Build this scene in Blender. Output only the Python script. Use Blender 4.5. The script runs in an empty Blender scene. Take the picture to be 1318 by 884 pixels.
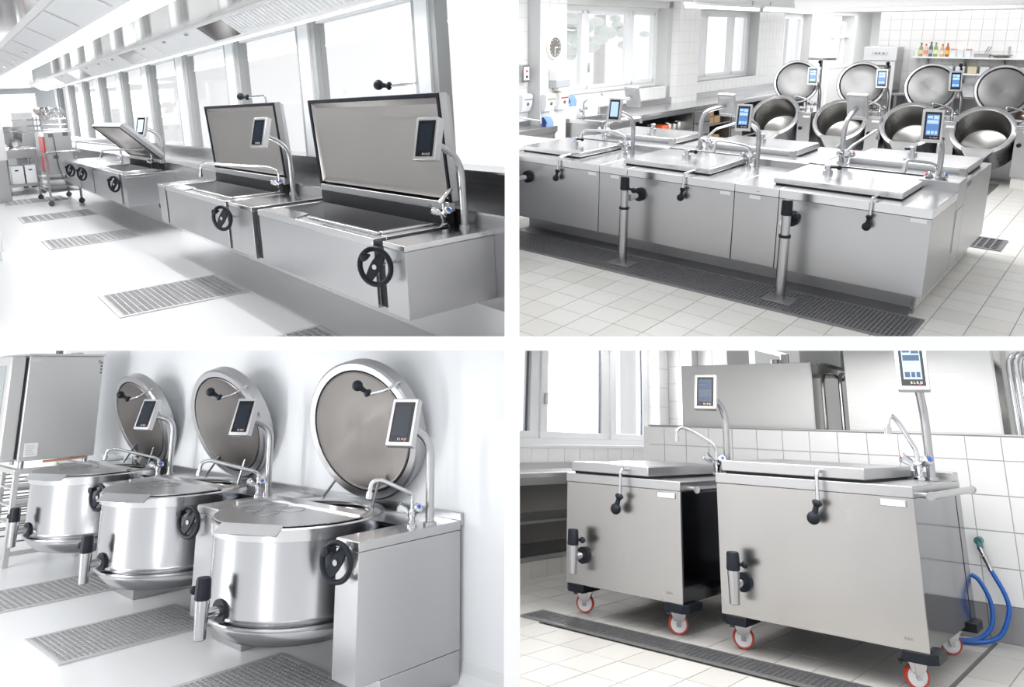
import bpy, bmesh, math, random
from mathutils import Matrix, Vector, Euler
random.seed(4)
S = bpy.context.scene
COL = S.collection
PI = math.pi
D2R = PI/180

# ------------------------------------------------------------------ camera, sky, exposure
# The place: a 2 x 2 display building, open at the front.  Four kitchens stand
# behind its four openings, parted by one white wall and one white floor slab.
EYE = Vector((0.0, 0.0, 1.7))
FPX, PX, PY = 950.0, 659.0, 265.0
PITCH = math.atan((442-PY)/FPX)
camd = bpy.data.cameras.new('camera')
cam = bpy.data.objects.new('camera', camd)
COL.objects.link(cam)
cam.location = EYE
cam.rotation_euler = (PI/2+PITCH, 0, 0)
camd.sensor_width = 36.0
camd.lens = FPX/1318*36.0
camd.shift_y = (PY-442)/1318
camd.clip_end = 200
S.camera = cam

w = bpy.data.worlds.new('sky')
S.world = w
w.use_nodes = True
bg = w.node_tree.nodes['Background']
bg.inputs[0].default_value = (0.97, 0.985, 1.0, 1)
bg.inputs[1].default_value = 1.12
S.view_settings.view_transform = 'Standard'
S.view_settings.look = 'None'
S.view_settings.gamma = 1.0
S.view_settings.use_curve_mapping = False
S.view_settings.exposure = 0.0

# ------------------------------------------------------------------ the four rooms
CW = Matrix(((1, 0, 0), (0, math.sin(PITCH), math.cos(PITCH)), (0, -math.cos(PITCH), math.sin(PITCH))))
class Room:
    def __init__(s, R, E, sx, sy):
        s.M = Matrix.Translation(EYE) @ (CW @ Matrix(R)).to_4x4() @ Matrix.Translation(-Vector(E))
        s.sx, s.sy = sx, sy
RANGE = Room(((0.622423, 0.781014, -0.051047), (0.086929, -0.133799, -0.987189), (-0.777838, 0.610012, -0.151172)), (3.7867, -1.9893, 1.7681), -1, -1)      # upper left: braising pans along the windows
ISLAND = Room(((0.754838, 0.655900, -0.003787), (0.148041, -0.175991, -0.973196), (-0.638986, 0.734045, -0.229945)), (1.1427, -6.1052, 2.2044), 1, -1)      # upper right: the tiled kitchen with the cooking island
KETTLES = Room(((0.741089, 0.671312, -0.011278), (-0.155626, 0.155412, -0.975514), (-0.653122, 0.724698, 0.219648)), (3.5377, -2.6475, 1.7988), -1, 1)     # lower left: kettles on the white wall
MOBILE = Room(((0.755673, 0.653954, 0.036082), (-0.162828, 0.240946, -0.956782), (-0.634385, 0.717140, 0.288558)), (1.0458, -4.2313, 1.1204), 1, 1)       # lower right: mobile cooking units

def room_light(room, name, loc, size, power, col=(1, 1, 1), rot=(0, 0, 0), spread=PI):
    l = bpy.data.lights.new(name, 'AREA')
    l.shape = 'RECTANGLE'
    l.size, l.size_y = size
    l.energy = power
    l.color = col
    l.spread = spread
    o = bpy.data.objects.new(name, l)
    COL.objects.link(o)
    o.matrix_world = room.M @ Matrix.Translation(loc) @ Euler(rot).to_matrix().to_4x4()
    return o
def slab_fill(name, x, y, size, power, col=(1, 1, 1)):
    # fill light added under the dividing slab, brightening a lower kitchen
    l = bpy.data.lights.new(name, 'AREA'); l.shape = 'RECTANGLE'; l.size, l.size_y = size; l.energy = power; l.color = col
    o = bpy.data.objects.new(name, l); COL.objects.link(o); o.location = (x, y, EYE.z-0.027)
    return o
# lamps of the rooms (ceiling strips) and added fill lights
room_light(RANGE, 'hood_lamp', (-10, 0.40, 2.45), (18, 0.06), 170)
room_light(RANGE, 'strip_lamp', (-10, -0.46, 2.60), (18, 0.22), 62)
room_light(ISLAND, 'ceiling_fill', (-2.6, 3.2, 2.70), (4.0, 3.0), 230)  # added fill to brighten the tiled kitchen
room_light(ISLAND, 'back_fill', (-2.0, 9.0, 2.70), (5.0, 3.0), 75)  # added fill for the back of the tiled kitchen
room_light(ISLAND, 'far_fill', (-4.6, 14.5, 2.70), (2.0, 5.0), 120)  # added fill for the far left end behind the island
room_light(KETTLES, 'left_field', (-4.2, -2.6, 2.1), (3.0, 0.5), 65, rot=(50*D2R, 0, 0))
room_light(KETTLES, 'kettle_highlight', (-3.6, -3.2, 0.95), (0.25, 1.7), 45, rot=(90*D2R, 0, -20*D2R))  # added light, out of view, for a tall highlight on the kettles
slab_fill('slab_fill_mobile', 1.35, 3.9, (2.4, 2.4), 52)  # added fill over the mobile units, edge-on to the camera
slab_fill('slab_fill_kettles', -1.6, 3.8, (1.8, 1.6), 13)  # added fill over the kettles, edge-on to the camera
room_light(KETTLES, 'kettle_glint', (0.26, -2.6, 0.9), (0.05, 1.4), 10, rot=(90*D2R, 0, 25*D2R))  # added thin light, out of view, for a bright line on the nearest kettle
# daylight coming in through the end window and the left window
room_light(RANGE, 'end_window_daylight', (-22.5, -0.75, 1.75), (1.4, 2.8), 60, rot=(0, -90*D2R, 0))
room_light(MOBILE, 'window_daylight', (-3.9, 2.9, 1.6), (0.95, 1.4), 50, rot=(0, -90*D2R, 0))


# ------------------------------------------------------------------ materials
def nm(name):
    m = bpy.data.materials.new(name)
    m.use_nodes = True
    return m, m.node_tree.nodes, m.node_tree.links, m.node_tree.nodes['Principled BSDF']
def plain(name, col, rough=0.5, metal=0.0, emit=0.0, bump=0.0, scale=40.0, coat=0.0, var=0.0):
    m, N, L, P = nm(name)
    P.inputs['Base Color'].default_value = (*col, 1)
    P.inputs['Roughness'].default_value = rough
    P.inputs['Metallic'].default_value = metal
    if coat: P.inputs['Coat Weight'].default_value = coat
    if emit:
        P.inputs['Emission Color'].default_value = (*col, 1)
        P.inputs['Emission Strength'].default_value = emit
    if bump or var:
        tc = N.new('ShaderNodeTexCoord'); nz = N.new('ShaderNodeTexNoise')
        nz.inputs['Scale'].default_value = scale
        nz.inputs['Detail'].default_value = 4
        L.new(tc.outputs['Object'], nz.inputs['Vector'])
        if bump:
            b = N.new('ShaderNodeBump'); b.inputs['Strength'].default_value = bump
            b.inputs['Distance'].default_value = 0.01
            L.new(nz.outputs['Fac'], b.inputs['Height']); L.new(b.outputs['Normal'], P.inputs['Normal'])
        if var:
            r = N.new('ShaderNodeMapRange'); r.inputs['To Min'].default_value = 1-var; r.inputs['To Max'].default_value = 1+var
            L.new(nz.outputs['Fac'], r.inputs['Value'])
            x = N.new('ShaderNodeVectorMath'); x.operation = 'SCALE'; x.inputs[0].default_value = col
            L.new(r.outputs['Result'], x.inputs['Scale']); L.new(x.outputs['Vector'], P.inputs['Base Color'])
    return m
def steel(name, base, rough, stretch=(3, 3, 140), amp=0.10, bump=0.003):
    m, N, L, P = nm(name)
    P.inputs['Metallic'].default_value = 1
    tc = N.new('ShaderNodeTexCoord'); mp = N.new('ShaderNodeMapping'); nz = N.new('ShaderNodeTexNoise')
    mp.inputs['Scale'].default_value = stretch
    nz.inputs['Scale'].default_value = 1.0; nz.inputs['Detail'].default_value = 5
    L.new(tc.outputs['Object'], mp.inputs['Vector']); L.new(mp.outputs['Vector'], nz.inputs['Vector'])
    cl = N.new('ShaderNodeTexNoise'); cl.inputs['Scale'].default_value = 1.7; cl.inputs['Detail'].default_value = 2
    L.new(tc.outputs['Object'], cl.inputs['Vector'])
    r = N.new('ShaderNodeMapRange'); r.inputs['From Min'].default_value = 0.3; r.inputs['From Max'].default_value = 0.7
    r.inputs['To Min'].default_value = rough*0.92; r.inputs['To Max'].default_value = rough*1.08
    L.new(nz.outputs['Fac'], r.inputs['Value']); L.new(r.outputs['Result'], P.inputs['Roughness'])
    a = N.new('ShaderNodeMath'); a.operation = 'ADD'
    L.new(nz.outputs['Fac'], a.inputs[0]); L.new(cl.outputs['Fac'], a.inputs[1])
    q = N.new('ShaderNodeMapRange'); q.inputs['From Min'].default_value = 0.6; q.inputs['From Max'].default_value = 1.4
    q.inputs['To Min'].default_value = 1-amp; q.inputs['To Max'].default_value = 1+amp
    L.new(a.outputs[0], q.inputs['Value'])
    x = N.new('ShaderNodeVectorMath'); x.operation = 'SCALE'; x.inputs[0].default_value = base
    L.new(q.outputs['Result'], x.inputs['Scale']); L.new(x.outputs['Vector'], P.inputs['Base Color'])
    P.inputs['Anisotropic'].default_value = 0.35
    return m
def glass(name, tint=(1, 1, 1)):
    m = bpy.data.materials.new(name); m.use_nodes = True
    N, L = m.node_tree.nodes, m.node_tree.links
    N.clear()
    o = N.new('ShaderNodeOutputMaterial'); t = N.new('ShaderNodeBsdfTransparent'); g = N.new('ShaderNodeBsdfGlossy')
    t.inputs[0].default_value = (*tint, 1); g.inputs['Roughness'].default_value = 0.03
    f = N.new('ShaderNodeLayerWeight'); f.inputs[0].default_value = 0.5
    p = N.new('ShaderNodeMath'); p.operation = 'POWER'; p.inputs[1].default_value = 4.0
    q = N.new('ShaderNodeMath'); q.operation = 'MULTIPLY_ADD'; q.inputs[1].default_value = 0.5; q.inputs[2].default_value = 0.03
    L.new(f.outputs['Facing'], p.inputs[0]); L.new(p.outputs[0], q.inputs[0])
    x = N.new('ShaderNodeMixShader')
    L.new(q.outputs[0], x.inputs[0]); L.new(t.outputs[0], x.inputs[1]); L.new(g.outputs[0], x.inputs[2]); L.new(x.outputs[0], o.inputs[0])
    return m
STEEL = steel('brushed_steel', (0.50, 0.50, 0.51), 0.30, (6, 6, 500), 0.03)
STEELX = steel('brushed_steel_across', (0.50, 0.50, 0.51), 0.30, (500, 6, 6), 0.03)
LIDST = steel('lid_steel', (0.42, 0.405, 0.39), 0.36, (200, 200, 4), 0.05)
TOPST = steel('worktop_steel', (0.70, 0.70, 0.71), 0.20, (300, 5, 5), 0.03, 0.003)
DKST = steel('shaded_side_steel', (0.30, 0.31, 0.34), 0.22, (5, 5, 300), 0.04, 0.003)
MIRROR = steel('polished_steel', (0.62, 0.61, 0.59), 0.09, (30, 2, 2), 0.08, 0.004)
CHROME = plain('chrome', (0.62, 0.63, 0.65), 0.08, 1.0)
PIPE = plain('satin_pipe', (0.46, 0.46, 0.47), 0.26, 1.0)
BLACK = plain('black_plastic', (0.006, 0.009, 0.016), 0.42)
BLACK.node_tree.nodes['Principled BSDF'].inputs['Specular IOR Level'].default_value = 0.3
GASKET = plain('black_gasket', (0.006, 0.008, 0.014), 0.6)
GASKET.node_tree.nodes['Principled BSDF'].inputs['Specular IOR Level'].default_value = 0.2
GAP = plain('dark_gap', (0.012, 0.014, 0.018), 0.7)
WHITE = plain('white_paint', (0.86, 0.87, 0.88), 0.6, bump=0.02, scale=60)
BAR = plain('white_plaster', (0.95, 0.95, 0.95), 0.7)
FRAME = plain('white_window_frame', (0.88, 0.89, 0.90), 0.4)
ALU = plain('grey_window_mullion', (0.76, 0.79, 0.81), 0.45)
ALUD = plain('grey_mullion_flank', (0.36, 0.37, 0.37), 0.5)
BEZEL = plain('light_metal_bezel', (0.55, 0.55, 0.55), 0.35, 0.8)
SCREEN = plain('dark_screen', (0.012, 0.018, 0.030), 0.12)
PANEL = plain('black_screen_border', (0.006, 0.008, 0.012), 0.15)
LCDBLUE = plain('lit_screen_blue', (0.10, 0.22, 0.48), 0.2, emit=0.4)
LCDPALE = plain('lit_screen_pale', (0.42, 0.60, 0.85), 0.2, emit=0.45)
LCDSLATE = plain('lit_screen_slate', (0.26, 0.34, 0.44), 0.2, emit=0.55)
LCDGREY = plain('screen_grey', (0.06, 0.075, 0.10), 0.15)
REDMARK = plain('red_mark', (0.75, 0.03, 0.04), 0.4)
BLUEMARK = plain('blue_mark', (0.02, 0.12, 0.60), 0.4)
LETTER = plain('white_lettering', (0.85, 0.85, 0.85), 0.5)
INK = plain('grey_lettering', (0.14, 0.14, 0.15), 0.5)
LAMP = plain('lamp_diffuser', (1.0, 1.0, 1.0), 0.5, emit=3.0)
GLASS = glass('window_glass')
GRATE = plain('grating_steel', (0.27, 0.27, 0.28), 0.40, 0.6)
GRATEL = plain('pale_grating_steel', (0.60, 0.60, 0.61), 0.45, 0.4)
PITL = plain('pale_drain_pit', (0.20, 0.20, 0.21), 0.6)
PIT = plain('drain_pit', (0.05, 0.05, 0.055), 0.6)
EPOXY = plain('white_floor_coating', (0.80, 0.81, 0.82), 0.30, bump=0.01, scale=120, var=0.02)
TILEF = plain('floor_tile', (0.70, 0.69, 0.665), 0.45, bump=0.03, scale=90, var=0.05)
TILEF2 = plain('floor_tile_warm', (0.66, 0.645, 0.61), 0.45, bump=0.03, scale=90, var=0.06)
GROUT = plain('floor_grout', (0.47, 0.46, 0.44), 0.8)
TILEW = plain('wall_tile', (0.88, 0.88, 0.875), 0.18)
GROUTW = plain('wall_grout', (0.66, 0.66, 0.66), 0.8)
TILED = plain('grey_plinth_tile', (0.30, 0.30, 0.31), 0.35)
LABELW = plain('white_label', (0.74, 0.77, 0.79), 0.4)

# ------------------------------------------------------------------ geometry collector
class G:
    def __init__(s): s.v = []; s.f = []
    def add(s, vs, fs, M=None):
        n = len(s.v)
        s.v += [tuple(M @ Vector(p)) if M else tuple(p) for p in vs]
        s.f += [tuple(i+n for i in f) for f in fs]
        return s
    def box(s, x0, x1, y0, y1, z0, z1, M=None):
        v = [(x, y, z) for x in (x0, x1) for y in (y0, y1) for z in (z0, z1)]
        return s.add(v, [(0, 1, 3, 2), (4, 6, 7, 5), (0, 4, 5, 1), (2, 3, 7, 6), (0, 2, 6, 4), (1, 5, 7, 3)], M)
    def prism(s, pts, lo, hi, axis='x', M=None):
        # extrude a 2-D outline along an axis: x -> (y,z), y -> (x,z), z -> (x,y)
        n = len(pts)
        mk = {'x': lambda p, t: (t, p[0], p[1]), 'y': lambda p, t: (p[0], t, p[1]), 'z': lambda p, t: (p[0], p[1], t)}[axis]
        v = [mk(p, lo) for p in pts]+[mk(p, hi) for p in pts]
        f = [tuple(range(n))[::-1], tuple(range(n, 2*n))]+[(i, (i+1) % n, n+(i+1) % n, n+i) for i in range(n)]
        return s.add(v, f, M)
    def tube(s, path, r, n=10, closed=False, M=None):
        P = [Vector(p) for p in path]; m = len(P)
        rs = r if isinstance(r, (list, tuple)) else [r]*m
        ref = None; rings = []
        for i in range(m):
            a = P[i-1] if (i > 0 or closed) else P[i]
            b = P[(i+1) % m] if (i < m-1 or closed) else P[i]
            t = (b-a).normalized()
            if ref is None: ref = t.orthogonal().normalized()
            ref = (ref-t*ref.dot(t)).normalized()
            u = t.cross(ref)
            rings.append([P[i]+(ref*math.cos(k*2*PI/n)+u*math.sin(k*2*PI/n))*rs[i] for k in range(n)])
        v = [p for g in rings for p in g]; f = []
        for i in range(m if closed else m-1):
            j = (i+1) % m
            f += [(i*n+k, i*n+(k+1) % n, j*n+(k+1) % n, j*n+k) for k in range(n)]
        if not closed: f += [tuple(range(n))[::-1], tuple((m-1)*n+k for k in range(n))]
        return s.add(v, f, M)
    def cyl(s, a, b, r, n=16, r2=None, M=None):
        return s.tube([a, b], [r, r if r2 is None else r2], n, False, M)
    def lathe(s, prof, c=(0, 0, 0), n=32, M=None, axis='z'):
        v = []; f = []; m = len(prof)
        for k in range(n):
            ca, sa = math.cos(2*PI*k/n), math.sin(2*PI*k/n)
            for r, z in prof:
                p = (r*ca, r*sa, z)
                if axis == 'y': p = (r*ca, z, -r*sa)
                if axis == 'x': p = (z, r*ca, r*sa)
                v.append((p[0]+c[0], p[1]+c[1], p[2]+c[2]))
        for k in range(n):
            j = (k+1) % n
            for i in range(m-1):
                q = [k*m+i, j*m+i, j*m+i+1, k*m+i+1]
                f.append(tuple(q))
        return s.add(v, f, M)
    def ball(s, c, r, n=14, sz=1.0, M=None):
        pr = [(max(1e-5, r*math.sin(PI*i/8)), -r*sz*math.cos(PI*i/8)) for i in range(9)]
        return s.lathe(pr, c, n, M)
    def ring(s, c, R, r, axis='y', n=28, m=8, M=None):
        pts = []
        for k in range(n):
            a = 2*PI*k/n
            p = {'y': (R*math.cos(a), 0, R*math.sin(a)), 'z': (R*math.cos(a), R*math.sin(a), 0), 'x': (0, R*math.cos(a), R*math.sin(a))}[axis]
            pts.append((p[0]+c[0], p[1]+c[1], p[2]+c[2]))
        return s.tube(pts, r, m, True, M)

def bend(pts, r=0.05, n=5):
    # a polyline with rounded corners
    P = [Vector(p) for p in pts]; out = [P[0]]
    for i in range(1, len(P)-1):
        a, b, c = P[i-1], P[i], P[i+1]
        d1, d2 = (a-b), (c-b)
        q = min(r, d1.length*0.49, d2.length*0.49)
        p, t = b+d1.normalized()*q, b+d2.normalized()*q
        for k in range(n+1):
            u = k/n
            out.append(p*(1-u)**2+b*2*u*(1-u)+t*u*u)
    out.append(P[-1])
    return out

LM = {}                                   # room-space matrix of every top-level thing
def finish_mesh(name, g, mat, sharp=32):
    me = bpy.data.meshes.new(name)
    me.from_pydata(g.v, [], g.f)
    bm = bmesh.new(); bm.from_mesh(me)
    bmesh.ops.recalc_face_normals(bm, faces=bm.faces)
    for f in bm.faces: f.smooth = True
    bm.to_mesh(me); bm.free()
    me.set_sharp_from_angle(angle=sharp*D2R)
    for m in (mat if isinstance(mat, (list, tuple)) else [mat]): me.materials.append(m)
    return me
def bevel(o, wd=0.004, seg=2):
    b = o.modifiers.new('bevel', 'BEVEL'); b.width = wd; b.segments = seg; b.limit_method = 'ANGLE'; b.angle_limit = 40*D2R
    b.harden_normals = False
    return o
def thing(room, name, label, cat, loc=(0, 0, 0), rot=(0, 0, 0), group=None):
    o = bpy.data.objects.new(name, None); COL.objects.link(o)
    o.empty_display_size = 0.1
    L = Matrix.Translation(loc) @ Euler(rot).to_matrix().to_4x4()
    o.matrix_world = room.M @ L
    o['label'] = label; o['category'] = cat
    if group: o['group'] = group
    LM[o.name] = (room, L)
    return o
def part(parent, name, g, mat, bev=0.0, label=None, rc=False, stuff=False):
    # a part: mesh in the frame of its thing; rc: the shape was given in room coordinates
    if rc:
        t = parent
        while t.parent: t = t.parent
        I = LM[t.name][1].inverted()
        g.v = [tuple(I @ Vector(p)) for p in g.v]
    o = bpy.data.objects.new(name, finish_mesh(name, g, mat)); COL.objects.link(o)
    o.parent = parent
    if bev: bevel(o, bev)
    if label: o['label'] = label
    if stuff: o['kind'] = 'stuff'
    return o
def solo(room, name, label, cat, g, mat, group=None, bev=0.0, loc=None, kind=None):
    # a thing that is one mesh, its shape given in room coordinates
    if loc is None:
        xs = [p[0] for p in g.v]; ys = [p[1] for p in g.v]; zs = [p[2] for p in g.v]
        loc = ((min(xs)+max(xs))/2, (min(ys)+max(ys))/2, min(zs))
    L = Matrix.Translation(loc)
    g.v = [(p[0]-loc[0], p[1]-loc[1], p[2]-loc[2]) for p in g.v]
    o = bpy.data.objects.new(name, finish_mesh(name, g, mat)); COL.objects.link(o)
    o.matrix_world = room.M @ L
    LM[o.name] = (room, L)
    if label: o['label'] = label
    if cat: o['category'] = cat
    if group: o['group'] = group
    if kind: o['kind'] = kind
    if bev: bevel(o, bev)
    return o
def struct(room, name, g, mat, label=None, bev=0.0):
    return solo(room, name, label, None, g, mat, None, bev, kind='structure')
def dup(src, loc, rot=(0, 0, 0), label=None, room=None, group=None):
    rm, L0 = LM[src.name]
    rm = room or rm
    L = Matrix.Translation(loc) @ Euler(rot).to_matrix().to_4x4()
    def cp(o, par):
        c = o.copy(); COL.objects.link(c)
        if par: c.parent = par
        for ch in list(o.children): cp(ch, c)
        return c
    t = cp(src, None)
    t.matrix_world = rm.M @ L
    LM[t.name] = (rm, L)
    if label: t['label'] = label
    if group: t['group'] = group
    return t

def lettering(parent, name, txt, size, M, mat, rc=False, depth=0.0006, label=None):
    cu = bpy.data.curves.new(name, 'FONT'); cu.body = txt; cu.size = size; cu.extrude = depth
    cu.align_x = 'CENTER'; cu.align_y = 'CENTER'; cu.resolution_u = 2
    t = bpy.data.objects.new('tmp', cu)
    me = t.to_mesh()
    g = G(); g.add([tuple(v.co) for v in me.vertices], [tuple(p.vertices) for p in me.polygons], M)
    t.to_mesh_clear(); bpy.data.objects.remove(t); bpy.data.curves.remove(cu)
    return part(parent, name, g, mat, rc=rc, label=label)

# ------------------------------------------------------------------ fittings used in all four kitchens
def post_display(parent, base, post_top, c, yaw, tilt, w=0.17, h=0.29, t=0.05, r=0.024, ui='dark', marks='ELRO', mid=None):
    """bent steel post with a tilted touch display; base and c in room coordinates (rc)"""
    B = Vector(base); Cc = Vector(c)
    MD = Matrix.Translation(Cc) @ Matrix.Rotation(yaw, 4, 'Z') @ Matrix.Rotation(-tilt, 4, 'X')
    back = MD @ Vector((0, t*0.7, 0))
    path = [B, Vector((B.x, B.y, post_top))]
    if mid: path.append(Vector(mid))
    path.append(back)
    part(parent, 'post', G().tube(bend(path, 0.14, 7), r, 14).cyl(B, B+Vector((0, 0, 0.02)), r*1.55, 18), PIPE, rc=True)
    g = G().box(-w/2, w/2, 0, t, -h/2, h/2)
    g.add([(-w/2*0.8, t, -h/2*0.8), (w/2*0.8, t, -h/2*0.8), (w/2*0.8, t, h/2*0.8), (-w/2*0.8, t, h/2*0.8), (-w/2*0.6, t+0.012, -h/2*0.6), (w/2*0.6, t+0.012, -h/2*0.6), (w/2*0.6, t+0.012, h/2*0.6), (-w/2*0.6, t+0.012, h/2*0.6)], [(4, 5, 6, 7), (0, 1, 5, 4), (1, 2, 6, 5), (2, 3, 7, 6), (3, 0, 4, 7)])
    g.v = [tuple(MD @ Vector(p)) for p in g.v]
    d = part(parent, 'display', g, BEZEL, 0.006, rc=True)
    g = G().box(-w*0.38, w*0.38, -0.003, 0.002, -h*0.42, h*0.42); g.v = [tuple(MD @ Vector(p)) for p in g.v]
    part(d, 'glass_panel', g, PANEL, rc=True)
    g = G().box(-w*0.29, w*0.29, -0.0045, 0, -h*0.30, h*0.34); g.v = [tuple(MD @ Vector(p)) for p in g.v]
    part(d, 'screen', g, {'dark': SCREEN, 'blue': LCDBLUE, 'pale': LCDPALE, 'grey': LCDGREY, 'slate': LCDSLATE}[ui], rc=True)
    if ui in ('blue', 'grey', 'slate'):
        g = G()
        for (x0, x1, z0, z1) in ((-.26, -.02, .22, .30), (.02, .26, .20, .31), (-.26, .26, .06, .17), (-.24, -.08, -.26, -.16), (-.04, .08, -.26, -.16), (.12, .24, -.26, -.16)):
            g.box(x0*w, x1*w, -0.0055, -0.004, z0*h, z1*h)
        g.v = [tuple(MD @ Vector(p)) for p in g.v]
        part(d, 'screen_tiles', g, LCDPALE if ui == 'blue' else plain_cached('screen_tile_dark', (0.03, 0.06, 0.12)), rc=True, stuff=True)
    if marks:
        ML = MD @ Matrix.Translation((w*0.1, -0.0045, -h*0.365)) @ Matrix.Rotation(PI/2, 4, 'X')
        lettering(d, 'lettering', ' '.join(marks), h*0.062, ML, LETTER, rc=True)
        g = G().cyl((w*0.20, -0.0055, -h*0.392), (w*0.20, -0.003, -h*0.392), h*0.016, 10); g.v = [tuple(MD @ Vector(p)) for p in g.v]
        part(d, 'red_dot', g, REDMARK, rc=True)
    return d
_pc = {}
def plain_cached(n, c, r=0.4):
    if n not in _pc: _pc[n] = plain(n, c, r)
    return _pc[n]

def tap(room, label, base, spout, yaw=0.0, knobs=True, r=0.012, kd=0.045, group=None):
    """two-handle mixer tap; spout: path in room coordinates starting above the base"""
    B = Vector(base)
    t = thing(room, 'mixer_tap', label, 'tap', base, group=group)
    g = G().lathe([(0.001, 0), (0.030, 0), (0.030, 0.012), (0.020, 0.018), (0.020, 0.05), (0.026, 0.06), (0.026, 0.085), (0.015, 0.1), (0.001, 0.102)], (0, 0, 0), 18)
    part(t, 'tap_body', g, CHROME)
    path = bend([(0, 0, 0.09)]+[tuple(Vector(p)-B) for p in spout], 0.045, 5)
    part(t, 'spout', G().tube(path, r, 12), CHROME)
    e = Vector(path[-1]); dr = (Vector(path[-1])-Vector(path[-2])).normalized()
    part(t, 'nozzle', G().cyl(e-dr*0.025, e+dr*0.012, r*1.5, 14), CHROME)
    for sgn, mk in ((-1, REDMARK), (1, BLUEMARK)):
        d = Vector((math.cos(yaw)*sgn*0.8, math.sin(yaw)*sgn*0.8-0.35, 0.55)).normalized()
        a = Vector((0, 0, 0.065))
        k = part(t, 'tap_handle', G().tube([a+d*0.01, a+d*0.035, a+d*0.045, a+d*(0.045+kd), a+d*(0.052+kd)], [0.012, 0.013, 0.020, 0.030, 0.022], 8), CHROME)
        part(k, 'temperature_mark', G().cyl(a+d*(0.0515+kd), a+d*(0.0545+kd), 0.012, 12), mk)
    return t

def lid_handle(parent, path, grip_dir, rc=True, r=0.009, k=1.0):
    """bent rod ending in a black ball grip"""
    P = [Vector(p) for p in path]
    h = part(parent, 'handle_rod', G().tube(bend(P, 0.03*k, 4), r*k, 10), CHROME, rc=rc)
    d = Vector(grip_dir).normalized(); e = P[-1]
    g = G().tube([e-d*0.005*k, e+d*0.004*k, e+d*0.012*k, e+d*0.03*k, e+d*0.06*k, e+d*0.07*k], [0.012*k, 0.024*k, 0.026*k, 0.013*k, 0.016*k, 0.02*k], 14)
    bl = G().ball((0, 0, 0), 0.032*k)
    g.add(bl.v, bl.f, Matrix.Translation(e+d*0.085*k))
    return part(h, 'ball_grip', g, BLACK, rc=rc)

def handwheel(parent, c, R=0.12, axis='y', r=0.017, stem=0.10, rc=True, yawM=None):
    """black handwheel: rim, spoke plate, hub and crank knob; the face looks along -y"""
    M = Matrix.Translation(c) @ (yawM or Matrix())
    w = part(parent, 'handwheel', G().ring((0, 0, 0), R, r, 'y', 30, 8, M), BLACK, rc=rc)
    g = G()
    ang = 55*D2R
    ca, sa = math.cos(ang), math.sin(ang)
    pts = []
    for (u, v) in ((-R, -0.022), (-0.02, -0.034), (0.02, -0.034), (R, -0.022), (R, 0.022), (0.02, 0.034), (-0.02, 0.034), (-R, 0.022)):
        pts.append((u*ca-v*sa, u*sa+v*ca))
    g.prism(pts, -0.006, 0.012, 'y', M)
    part(w, 'spoke_plate', g, BLACK, rc=rc)
    part(w, 'hub_cap', G().cyl((0, -0.012, 0), (0, 0.02, 0), 0.016, 16, M=M).cyl((0, 0.015, 0), (0, stem, 0), 0.012, 12, M=M), CHROME, rc=rc)
    kx, kz = -R*0.35, R*0.62
    part(w, 'crank_knob', G().tube([(kx, 0, kz), (kx, -0.02, kz), (kx, -0.028, kz), (kx, -0.06, kz), (kx, -0.066, kz)], [0.010, 0.012, 0.02, 0.026, 0.014], 14, M=M), BLACK, rc=rc)
    return w

def drain_valve(parent, c, k=1.0, d=(0, -1, 0), body=0.16, side=(-1, 0, 0)):
    """stainless drain cock: neck out of the wall along d, vertical barrel, black cap and lever; c is on the wall (room coordinates)"""
    c = Vector(c); d = Vector(d).normalized(); sd = Vector(side).normalized()
    ax = c+d*0.13*k
    v = part(parent, 'drain_valve', G().tube([ax+Vector((0, 0, -body*0.62*k)), ax+Vector((0, 0, -body*0.60*k)), ax+Vector((0, 0, body*0.35*k)), ax+Vector((0, 0, body*0.5*k))], [0.030*k, 0.033*k, 0.040*k, 0.036*k], 20), PIPE, rc=True)
    part(v, 'valve_neck', G().tube([c, c+d*0.03*k, c+d*0.13*k], [0.036*k, 0.030*k, 0.030*k], 18), CHROME, rc=True)
    part(v, 'rubber_flange', G().cyl(c-d*0.004*k, c+d*0.022*k, 0.062*k, 24), BLACK, rc=True)
    part(v, 'valve_cap', G().tube([ax+Vector((0, 0, z*k)) for z in (body*0.42, body*0.45, body*0.95, body*1.0)], [0.040*k, 0.045*k, 0.042*k, 0.036*k], 18), BLACK, rc=True)
    a = ax+Vector((0, 0, body*0.62*k))
    part(v, 'valve_lever', G().tube([a, a+sd*0.055*k, a+sd*0.06*k], [0.012*k, 0.012*k, 0.012*k], 10).add(*(lambda q: (q.v, q.f))(G().ball((0, 0, 0), 0.024*k)), Matrix.Translation(a+sd*0.075*k)), BLACK, rc=True)
    return v

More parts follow.
